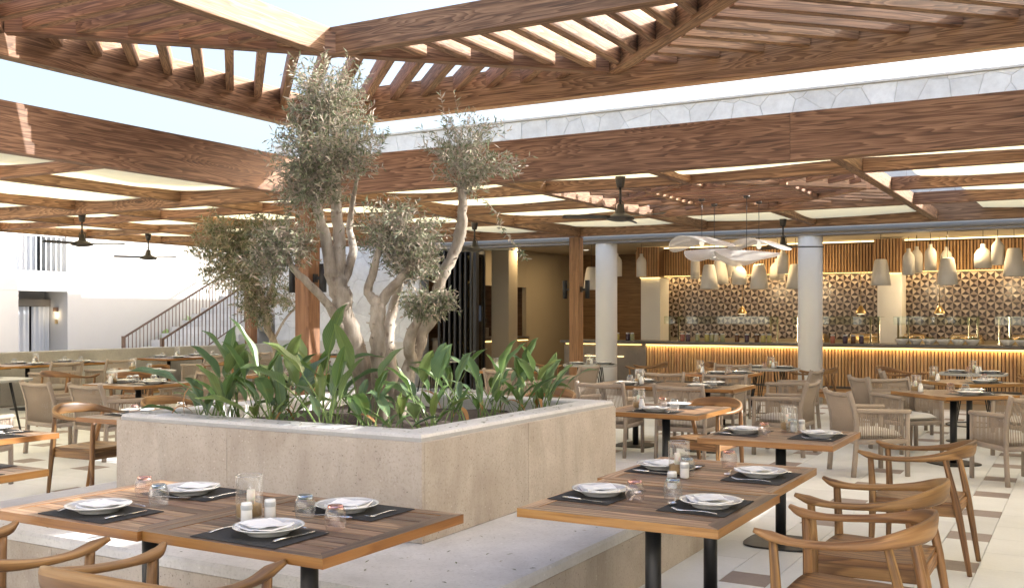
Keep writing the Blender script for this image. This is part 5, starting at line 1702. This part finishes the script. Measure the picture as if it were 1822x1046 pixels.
STEMS = [
 ([(-4.261, 5.628, .80), (-4.332, 5.588, 1.075), (-4.384, 5.5, 1.349), (-4.413, 5.427, 1.58), (-4.443, 5.41, 1.771), (-4.473, 5.369, 1.885)], (.115, .095, .088, .084, .080, .066)),
 ([(-4.473, 5.369, 1.85), (-4.493, 5.323, 2.112), (-4.499, 5.262, 2.278), (-4.519, 5.251, 2.60), (-4.50, 5.30, 2.95)], (.052, .043, .036, .026, .012)),
 ([(-4.455, 5.396, 1.80), (-4.468, 5.453, 2.081), (-4.524, 5.478, 2.318), (-4.549, 5.521, 2.68), (-4.56, 5.45, 3.05)], (.058, .050, .043, .026, .010)),
 ([(-4.433, 5.415, 1.76), (-4.486, 5.615, 2.013), (-4.57, 5.682, 2.219), (-4.45, 5.62, 2.55)], (.042, .034, .028, .014)),
 ([(-4.375, 5.497, 1.34), (-4.437, 5.298, 1.637), (-4.485, 5.155, 1.784), (-4.541, 5.066, 1.882), (-4.561, 4.997, 2.02)], (.046, .034, .030, .025, .012)),
 ([(-4.173, 5.563, .80), (-4.169, 5.508, 1.086), (-4.152, 5.46, 1.354), (-4.152, 5.46, 1.599), (-4.165, 5.453, 1.693)], (.075, .062, .060, .060, .056)),
 ([(-4.165, 5.453, 1.66), (-4.208, 5.428, 1.75), (-4.135, 5.413, 1.917), (-4.096, 5.435, 2.12)], (.044, .036, .031, .016)),
 ([(-4.142, 5.466, 1.64), (-4.077, 5.503, 1.75), (-4.008, 5.6, 1.884), (-3.95, 5.679, 2.06)], (.044, .038, .032, .016)),
 ([(-4.329, 5.877, .80), (-4.377, 5.908, 1.216), (-4.417, 5.942, 1.458), (-4.419, 5.999, 1.642), (-4.30, 5.95, 1.85)], (.070, .056, .050, .040, .022)),
 ([(-4.173, 5.678, .80), (-4.09, 5.668, 1.079), (-4.033, 5.701, 1.272), (-4.004, 5.775, 1.464), (-3.937, 5.813, 1.58), (-3.973, 5.908, 1.738), (-3.938, 5.927, 1.856), (-3.908, 6.002, 1.996), (-3.863, 6.028, 2.135), (-3.822, 5.994, 2.289), (-3.815, 5.998, 2.50)],
  (.075, .064, .060, .056, .053, .048, .046, .046, .052, .038, .034)),
 ([(-4.033, 5.701, 1.22), (-3.969, 5.565, 1.391), (-3.9, 5.546, 1.524), (-3.807, 5.542, 1.64)], (.050, .044, .036, .018)),
]
for i, (pth, r) in enumerate(STEMS):
    b = MB()
    p_, s_ = limb(pth, r)
    knobbly(b, p_, s_, 40 + i)
    b.build('trunk' if i in (0, 5, 8, 9) else 'limb', M['bark'], olive)
# crowns: fine twigs springing from the limb ends, narrow leaves along each
def crown(parent, name, blobs, seed, leafL, leafW, twigs, per, mat='olive_leaf'):
    r4 = random.Random(seed)
    lb, tb = MB(), MB()
    for (c, rx, rz, root, share) in blobs:
        c, root = Vector(c), Vector(root)
        for k in range(int(twigs * share)):
            while True:
                d = Vector((r4.uniform(-1, 1), r4.uniform(-1, 1), r4.uniform(-1, 1)))
                if .05 < d.length < 1: break
            d.normalize()
            rad = r4.uniform(.45, 1.0) ** .6 * (1.06 + .26 * noise.noise(d * 2.3 + Vector((seed, 0, k % 3))))
            if r4.random() < .10: rad *= r4.uniform(1.1, 1.4)
            tip = c + Vector((d.x * rx, d.y * rx, d.z * rz)) * rad
            st0 = root.lerp(c, r4.uniform(.1, .9)) + Vector((r4.uniform(-1, 1) * rx, r4.uniform(-1, 1) * rx, r4.uniform(-1, 1) * rz)) * .30
            st0 = st0.lerp(tip, .15)
            mid = st0.lerp(tip, .5) + Vector((r4.uniform(-1, 1), r4.uniform(-1, 1), r4.uniform(-.3, 1))) * rx * .12
            pts = [st0, mid, tip]
            L = (mid - st0).length + (tip - mid).length
            tb.sweep(pts, [(.005, .005), (.0036, .0036), (.0016, .0016)], n=3, cap=False)
            n = max(5, int(per * L / .3))
            for q in range(n):
                t = .18 + .82 * (q + r4.random()) / n
                p = pts[0].lerp(pts[1], t * 2) if t < .5 else pts[1].lerp(pts[2], t * 2 - 1)
                ax = ((pts[1] - pts[0]) if t < .5 else (pts[2] - pts[1])).normalized()
                out = Vector((r4.gauss(0, 1), r4.gauss(0, 1), r4.gauss(0, 1)))
                out = (out - ax * out.dot(ax)).normalized()
                ld = (ax * r4.uniform(.3, 1.1) + out + Vector((0, 0, r4.uniform(-.25, .35)))).normalized()
                sd = ld.cross(Vector((r4.gauss(0, 1), r4.gauss(0, 1), r4.gauss(0, 1)))).normalized()
                l_, w_ = leafL * r4.uniform(.6, 1.25), leafW * r4.uniform(.7, 1.25)
                o = len(lb.v)
                bend = Vector((0, 0, -l_ * r4.uniform(-.05, .18)))
                lb.v += [tuple(p), tuple(p + ld * l_ * .45 + sd * w_ * .5), tuple(p + ld * l_ + bend), tuple(p + ld * l_ * .45 - sd * w_ * .5)]
                lb.face([o, o + 1, o + 2, o + 3])
    lb.build(name, M[mat], parent, kind='stuff')
    tb.build('twig_mesh' if False else 'twigs', M['bark'], parent, kind='stuff')
crown(olive, 'foliage', [((-4.519, 5.366, 3.05), .33, .33, (-4.52, 5.35, 2.75), 1.0), ((-4.47, 5.30, 2.68), .40, .33, (-4.51, 5.33, 2.40), 1.15),
    ((-4.55, 5.20, 2.42), .27, .23, (-4.50, 5.27, 2.30), .55), ((-4.40, 5.56, 2.80), .20, .25, (-4.50, 5.55, 2.5), .35)], 3, .050, .0105, 215, 16)
crown(olive, 'foliage', [((-3.775, 5.97, 2.74), .31, .28, (-3.815, 5.998, 2.42), .95), ((-3.78, 5.98, 2.52), .17, .12, (-3.815, 5.998, 2.42), .25), ((-3.55, 6.08, 2.62), .2, .12, (-3.8, 6.0, 2.55), .2)], 5, .050, .0105, 160, 15)
crown(olive, 'foliage', [((-4.04, 5.535, 2.14), .33, .245, (-4.07, 5.5, 1.95), 1.0), ((-4.12, 5.80, 1.95), .25, .18, (-4.3, 5.95, 1.8), .5), ((-3.92, 5.62, 1.95), .2, .18, (-4.0, 5.6, 1.88), .35)], 7, .048, .0105, 215, 16)
crown(olive, 'foliage', [((-3.80, 5.55, 1.655), .215, .125, (-3.84, 5.545, 1.58), 1.0)], 9, .042, .0125, 130, 26)
crown(olive, 'foliage', [((-4.577, 4.99, 2.05), .22, .20, (-4.56, 5.03, 1.94), 1.0), ((-4.66, 4.93, 1.90), .16, .14, (-4.56, 5.03, 1.92), .4), ((-4.46, 5.03, 2.08), .14, .17, (-4.5, 5.1, 2.0), .35)], 11, .050, .0105, 130, 17)
# a dry spray hanging from the right crown
b, tb = MB(), MB()
sp = smooth_path([(-3.77, 6.0, 2.45), (-3.60, 6.02, 2.33), (-3.53, 6.05, 2.18), (-3.44, 6.10, 2.05), (-3.38, 6.13, 1.97)], 6)
tb.sweep(sp, .004, n=4)
r5 = random.Random(2)
for p in sp:
    for q in range(4):
        ld = Vector((r5.gauss(0, 1), r5.gauss(0, 1), r5.gauss(-.4, .8))).normalized()
        sd = ld.cross(Vector((r5.gauss(0, 1), r5.gauss(0, 1), r5.gauss(0, 1)))).normalized()
        o = len(b.v)
        b.v += [tuple(p), tuple(p + ld * .02 + sd * .006), tuple(p + ld * .044), tuple(p + ld * .02 - sd * .006)]
        b.face([o, o + 1, o + 2, o + 3])
b.build('foliage', M['olive_leaf'], olive, kind='stuff'); tb.build('twigs', M['bark'], olive, kind='stuff')

# ------------------------------------------------------------------ background tree in the terrace
bt = thing('background_tree', 'smaller wispy olive tree behind the planter before the stairs', 'tree')
for i, (pth, r) in enumerate((([(-10.453, 11.306, .25), (-10.46, 11.302, .914), (-10.489, 11.286, 1.164), (-10.583, 11.232, 1.414), (-10.619, 11.212, 1.705), (-10.727, 11.15, 2.079), (-10.85, 11.1, 2.5)], (.075, .065, .062, .06, .07, .05, .02)),
                              ([(-10.50, 11.28, 1.2), (-10.36, 11.36, 1.5), (-10.2, 11.5, 1.75), (-10.05, 11.6, 2.0)], (.026, .02, .014, .007)),
                              ([(-10.62, 11.21, 1.7), (-10.5, 11.3, 2.1), (-10.55, 11.4, 2.6)], (.05, .035, .012)))):
    b = MB(); p_, s_ = limb(pth, r); knobbly(b, p_, s_, 90 + i, 9); b.build('trunk' if i == 0 else 'limb', M['bark'], bt)
crown(bt, 'foliage', [((-10.95, 11.0, 2.33), .68, .50, (-10.7, 11.15, 2.1), 1.0), ((-11.15, 10.9, 2.68), .50, .40, (-10.85, 11.1, 2.45), .6), ((-10.70, 11.17, 1.72), .34, .42, (-10.62, 11.21, 1.7), .55),
    ((-10.80, 11.4, 2.85), .50, .36, (-10.6, 11.35, 2.5), .6), ((-10.30, 11.35, 1.85), .32, .25, (-10.2, 11.5, 1.75), .2)], 21, .085, .020, 190, 15)
pt = thing('tree_pot', 'round pale pot holding the smaller background tree', 'pot', (-10.453, 11.306, 0))
MB().lathe([(0, 0), (.26, 0), (.33, .40), (.35, .42), (.33, .44), (.29, .40), (0, .37)], 28).build('pot_shell', M['concrete'], pt)

# ------------------------------------------------------------------ broad-leaved plants in the planter
def leaf_mesh(seed):
    """upright stalk that arches over into a paddle leaf with a folded midrib"""
    r6 = random.Random(seed)
    Ls, Lb, w = r6.uniform(.18, .44), r6.uniform(.25, .38), r6.uniform(.07, .118)
    lean, curl = r6.uniform(.08, .5), r6.uniform(.1, 1.1)
    b = MB()
    pts, a, p = [], R(90) - lean * .3, Vector((0, 0, 0))
    n1 = 6
    for i in range(n1 + 1):
        pts.append(p.copy())
        a -= lean / n1
        p = p + Vector((math.cos(a), 0, math.sin(a))) * Ls / n1
    b.sweep(pts, lerp_list([(.011, .013), (.006, .007)], n1), n=6, mi=1)
    n2 = 12
    p = pts[-1].copy()
    fold = r6.uniform(.25, .7)
    tw = r6.uniform(-.5, .5)
    rows = []
    for i in range(n2 + 1):
        t = i / n2
        wid = w * (math.sin(math.pi * min(1, t * .96 + .03) ** .82) ** .85) * .5
        up = Vector((-math.sin(a), 0, math.cos(a)))
        q = Matrix.Rotation(tw * t, 3, Vector((math.cos(a), 0, math.sin(a))))
        wav = .006 * math.sin(t * 13 + seed)
        row = []
        for s_ in (-1, -.5, 0, .5, 1):
            off = q @ (Vector((0, 1, 0)) * s_ * wid * math.cos(fold) + up * (abs(s_) ** 1.3 * wid * math.sin(fold) + (wav * abs(s_))))
            row.append((len(b.v), (t * Lb, s_ * wid)))
            b.v.append(tuple(p + off))
        rows.append(row)
        a -= curl / n2 * (0.5 + t)
        p = p + Vector((math.cos(a), 0, math.sin(a))) * Lb / n2
    for i in range(n2):
        for k in range(4):
            q = [rows[i][k], rows[i][k + 1], rows[i + 1][k + 1], rows[i + 1][k]]
            b.face([x[0] for x in q], [x[1] for x in q], smooth=True)
    return b.mesh('leaf', [M['strelitzia'], M['stalk']])
leafs = [leaf_mesh(100 + i) for i in range(14)]
def dry_mesh(seed):
    r6 = random.Random(seed)
    b = MB()
    pts = smooth_path([(0, 0, 0), (.05, 0, .10), (.13, .02, .13), (.19, .03, .06)], 4)
    for i, p in enumerate(pts):
        w = .012 * math.sin(math.pi * (i + .5) / len(pts)) + .003
        b.v += [tuple(p + Vector((0, w, 0))), tuple(p - Vector((0, w, -.006)))]
    for i in range(len(pts) - 1):
        b.face([2 * i, 2 * i + 2, 2 * i + 3, 2 * i + 1], smooth=True)
    return b.mesh('dry_leaf', M['dry_leaf'])
dry = dry_mesh(1)
spots = [(-5.06, 4.78), (-4.83, 4.72), (-4.60, 4.80), (-4.72, 5.05), (-4.38, 4.74), (-4.16, 4.84), (-3.94, 4.72), (-3.70, 4.80), (-3.50, 4.76), (-3.92, 5.02), (-3.46, 5.02), (-3.62, 5.22), (-3.46, 5.38),
         (-3.70, 5.52), (-3.46, 5.72), (-3.62, 5.96), (-3.44, 6.16), (-3.60, 6.40), (-3.44, 6.58), (-3.84, 6.50), (-4.55, 5.02), (-4.95, 5.30), (-5.04, 5.85), (-4.75, 6.40), (-4.30, 6.55), (-4.2, 5.12), (-3.42, 6.36), (-4.95, 4.98)]
wd = ('front left corner|front row, second clump|front row, third clump|second row near the front left|front row, fourth clump|front row under the trunks|front row, sixth clump|front row near the corner|near front corner|second row near the corner|'
      'right edge, first clump|right edge inner clump|right edge, second clump|inner clump beneath the low crown|right edge, third clump|inner clump right of the trunks|right edge, fourth clump|back right inner clump|far right corner|'
      'back row right of the trunks|behind the third front clump|left edge, first clump|left edge, second clump|back left corner|back row middle|before the middle trunk|right edge, last but one|left front inner clump').split('|')
r7 = random.Random(12)
for (x, y), w_ in zip(spots, wd):
    pl_ = thing('broadleaf_plant', 'paddle-leaved green plant in the planter, ' + w_, 'plant', (x, y, .835), r7.uniform(0, 6.28), 'paddle-leaved plants in the planter')
    n = r7.randint(6, 9)
    tall = 1.0 + (.18 if r7.random() < .3 else 0)
    for k in range(n):
        o = place('leaf', leafs[r7.randrange(14)], pl_, (r7.uniform(-.05, .05), r7.uniform(-.05, .05), 0), (r7.uniform(-.10, .10), r7.uniform(-.08, .6) if k > 2 else r7.uniform(-.2, .12), 2.4 * k + r7.uniform(-.4, .4)))
        s_ = r7.uniform(.42, 1.04) * (tall if x < -3.7 else .92)
        o.scale = (s_, s_, s_)
    if r7.random() < .5:
        o = place('dry_leaf', dry, pl_, (r7.uniform(-.06, .06), r7.uniform(-.06, .06), .02), (0, 0, r7.uniform(0, 6.28)), None)
o = place('fallen_leaf', dry, None, (-4.93, 4.50, .948), (R(4), R(-30), 1.2))
tag(o, 'curled dry brown leaf lying on the planter rim', 'leaf')
# a few shrubs by the house
def shrub(name, label, x, y, z, n, L, w, seed, upright=.9):
    r8 = random.Random(seed)
    t = thing(name, label, 'plant', (x, y, z))
    b = MB()
    for k in range(n):
        a, e = r8.uniform(0, 6.28), r8.uniform(.35, 1.45) * upright
        l_ = L * r8.uniform(.6, 1.1)
        d = Vector((math.cos(a) * math.cos(e), math.sin(a) * math.cos(e), math.sin(e)))
        sd = Vector((-math.sin(a), math.cos(a), 0))
        o = len(b.v)
        for i in range(6):
            s_ = i / 5
            p = d * l_ * s_ + Vector((0, 0, -l_ * .45 * s_ * s_))
            hw = w * math.sin(math.pi * (s_ * .9 + .08)) * .5
            b.v += [tuple(p + sd * hw), tuple(p - sd * hw)]
        for i in range(5):
            b.face([o + 2 * i, o + 2 * i + 2, o + 2 * i + 3, o + 2 * i + 1], smooth=True)
    b.build('foliage', M['strelitzia'], t, kind='stuff')
    MB().lathe([(.04, -.25), (.03, .1), (0, .12)], 8).build('stem', M['bark'], t)
shrub('fan_palm', 'small spiky palm before the doorway beyond the low wall', -19.2, 13.6, .35, 34, .75, .05, 1)
shrub('garden_shrub', 'broad-leaved shrub behind the stair railing', -20.7, 18.2, .5, 16, 1.3, .24, 2)
shrub('garden_shrub', 'taller leafy shrub against the wall by the stairs', -20.8, 19.6, .9, 20, 1.5, .24, 3)
shrub('garden_shrub', 'small green shrub at the end of the low wall', -16.7, 17.2, .75, 14, .45, .14, 4)

# dry olive leaves dropped on the rim, the soil and the bench
b = MB()
r10 = random.Random(77)
for k in range(420):
    q = r10.random()
    if q < .45: x, y, z = r10.uniform(-5.2, -3.3), r10.uniform(4.65, 6.7), .90
    elif q < .62: x, y, z = r10.uniform(-5.4, -3.1), r10.uniform(4.43, 4.64), .947
    elif q < .75: x, y, z = r10.uniform(-3.28, -3.09), r10.uniform(4.43, 6.9), .947
    elif q < .88: x, y, z = r10.uniform(-5.6, -2.3), r10.uniform(3.6, 4.38), .372
    else: x, y, z = r10.uniform(-3.0, -2.3), r10.uniform(3.6, 7.6), .372
    a, l_ = r10.uniform(0, 6.28), r10.uniform(.018, .042)
    dx, dy = math.cos(a) * l_, math.sin(a) * l_
    o = len(b.v)
    b.v += [(x, y, z), (x + dx * .5 - dy * .14, y + dy * .5 + dx * .14, z + .003), (x + dx, y + dy, z + r10.uniform(0, .006)), (x + dx * .5 + dy * .14, y + dy * .5 - dx * .14, z + .003)]
    b.face([o, o + 1, o + 2, o + 3])
tag(b.build('fallen_leaves', M['olive_leaf'], None, kind='stuff'), 'small dry olive leaves scattered on the planter rim and bench', 'leaves')
# ------------------------------------------------------------------ ceiling fans
def make_fan():
    t = thing('ceiling_fan', 'x', 'ceiling fan')
    MB().lathe([(0, .0), (.055, 0), (.05, -.04), (.036, -.115), (0, -.118)], 20).build('canopy', M['fan_metal'], t)
    MB().tube((0, 0, -.11), (0, 0, -.30), .0125, n=10).build('rod', M['fan_metal'], t)
    b = MB()
    for k in range(3):
        a = k * 2.094
        b.sweep(smooth_path([(.012 * math.cos(a), .012 * math.sin(a), -.25), (.045 * math.cos(a), .045 * math.sin(a), -.29), (.055 * math.cos(a), .055 * math.sin(a), -.40)], 4), .010, n=6)
    b.build('yoke', M['fan_metal'], t)
    MB().lathe([(0, -.29), (.030, -.29), (.05, -.38), (.075, -.392), (.135, -.42), (.150, -.435), (.145, -.452), (.06, -.470), (0, -.472)], 28).build('motor', M['fan_metal'], t)
    bl = MB()
    for lay in (0, 1):
        for i in range(9):
            s_ = i / 8
            x = .12 + .50 * s_
            hw = .035 + .035 * math.sin(math.pi * min(1, s_ * .8 + .1))
            if i == 8: hw *= .7
            for sg in (-1, 1):
                bl.v.append((x, sg * hw, -.43 + .012 * sg - .0 * s_ + (.005 if lay else 0)))
    for i in range(8):
        bl.face([2 * i, 2 * i + 1, 2 * i + 3, 2 * i + 2]); bl.face([18 + 2 * i, 18 + 2 * i + 2, 18 + 2 * i + 3, 18 + 2 * i + 1])
    me = bl.mesh('blade', M['fan_metal'])
    for k in range(3):
        place('blade', me, t, rot=(0, 0, k * 2.0944))
    return t
fan = Kind(make_fan)
for lbl, x, y, z, a in (('dark ceiling fan under the deep beam, nearest the bar lattice', -4.29, 9.82, 3.03, R(100)),
                        ('dark ceiling fan by the folding doors, blade level', -8.5, 13.7, 3.045, R(30)),
                        ('dark ceiling fan behind the lace lamps', -4.1, 15.6, 3.05, R(25)),
                        ('dark ceiling fan before the balcony', -12.6, 9.6, 3.03, R(30)),
                        ('dark ceiling fan before the long white wall', -14.9, 12.75, 3.05, R(10))):
    fan(lbl, (x, y, z), a, 'ceiling fans under the pergola')
# ------------------------------------------------------------------ lace lamps
def lace(seed, label, loc, rz):
    t = thing('lace_lamp', label, 'pendant lamp', loc, rz, 'white lace lamps')
    r9 = random.Random(seed)
    ph = r9.uniform(0, 6.28)
    n, m = 96, 22
    def P(r, a):
        wave = math.cos(2 * a + ph)
        rad = .40 * r
        z = -.03 - .15 * r ** 1.5 * (1.0 + .75 * wave) * .62 + .02 * r * math.cos(3 * a + ph)
        return Vector((rad * math.cos(a) * (1 + .06 * math.cos(2 * a)), rad * math.sin(a), z))
    b = MB()
    for k in range(n):                                       # radial threads
        a = 2 * math.pi * k / n
        b.sweep([P(.06 + .94 * i / 8, a) for i in range(9)], .0024, n=3, cap=False)
    for i in range(3, m + 1, 1):                             # rings of thread
        b.sweep([P(i / m, 2 * math.pi * k / 48) for k in range(49)], .0022, n=3, cap=False)
    b.build('lace_thread', M['cushion'], t, kind='stuff')
    MB().sweep([P(1.0, 2 * math.pi * k / 48) for k in range(49)], .009, n=6).build('rim_wire', M['cushion'], t)
    wv = MB()
    for i in range(7):
        for k in range(48):
            wv.v.append(tuple(P(.04 + .96 * i / 6, 2 * math.pi * k / 48)))
    for i in range(6):
        for k in range(48):
            j = (k + 1) % 48
            wv.face([i * 48 + k, i * 48 + j, i * 48 + 48 + j, i * 48 + 48 + k], smooth=True)
    wv.build('net_shade', M['net'], t)
    MB().lathe([(0, -.03), (.02, -.03), (.02, -.07), (.032, -.10), (.033, -.125), (.02, -.15), (0, -.155)], 16).build('bulb', M['bulb'], t)
    up = 3.075 - loc[2]
    MB().tube((0, 0, -.04), (0, 0, up), .004, n=5).build('cord', M['black_metal'], t)
    MB().lathe([(0, up), (.045, up), (.035, up - .03), (0, up - .035)], 14).build('ceiling_cup', M['fan_metal'], t)
def _net():
    k = NT('net')
    d = k.n('BsdfDiffuse', {'Color': (.70, .66, .60, 1)})
    tl = k.n('BsdfTranslucent', {'Color': (.70, .66, .60, 1)})
    tr = k.n('BsdfTransparent')
    a = k.n('MixShader', {0: .25, 1: d.outputs[0], 2: tl.outputs[0]})
    return k.done(k.n('MixShader', {0: .72, 1: tr.outputs[0], 2: a.outputs[0]}))
M['net'] = _net()
lace(1, 'white lace lamp hung highest on the left of the four', (-4.36, 12.6, 2.62), R(10))
lace(2, 'white lace lamp tucked lower behind the left one', (-4.41, 13.25, 2.50), R(70))
lace(3, 'white lace lamp hung lowest in front of the four', (-3.75, 12.53, 2.42), R(-20))
lace(4, 'white lace lamp hung on the right of the four', (-3.80, 13.25, 2.60), R(40))
# ------------------------------------------------------------------ black up-and-down lamps on the posts
def make_lamp():
    t = thing('post_lamp', 'x', 'wall lamp')
    MB().lathe([(0, -.17), (.045, -.17), (.045, .17), (0, .17)], 22, c=(.13, 0, 0)).build('lamp_tube', M['black_metal'], t)
    MB().rbox(0, -.035, -.05, .03, .035, .05, .004).build('wall_plate', M['black_metal'], t)
    MB().rbox(.03, -.018, -.02, .10, .018, .02, .003).build('bracket', M['black_metal'], t)
    return t
lamp = Kind(make_lamp)
for lbl, x, y, z, a in (('black tube lamp on the front post\'s right side', -8.112, 9.42, 2.02, 0),
                        ('black tube lamp on the front post\'s left side', -8.22 - .108, 9.42, 2.02, PI),
                        ('black tube lamp on the far post, right side', -8.219, 17.0, 2.05, 0),
                        ('black tube lamp on the far post, left side', -8.421, 17.0, 2.05, PI)):
    lamp(lbl, (x, y, z), a, 'black tube lamps on the posts')
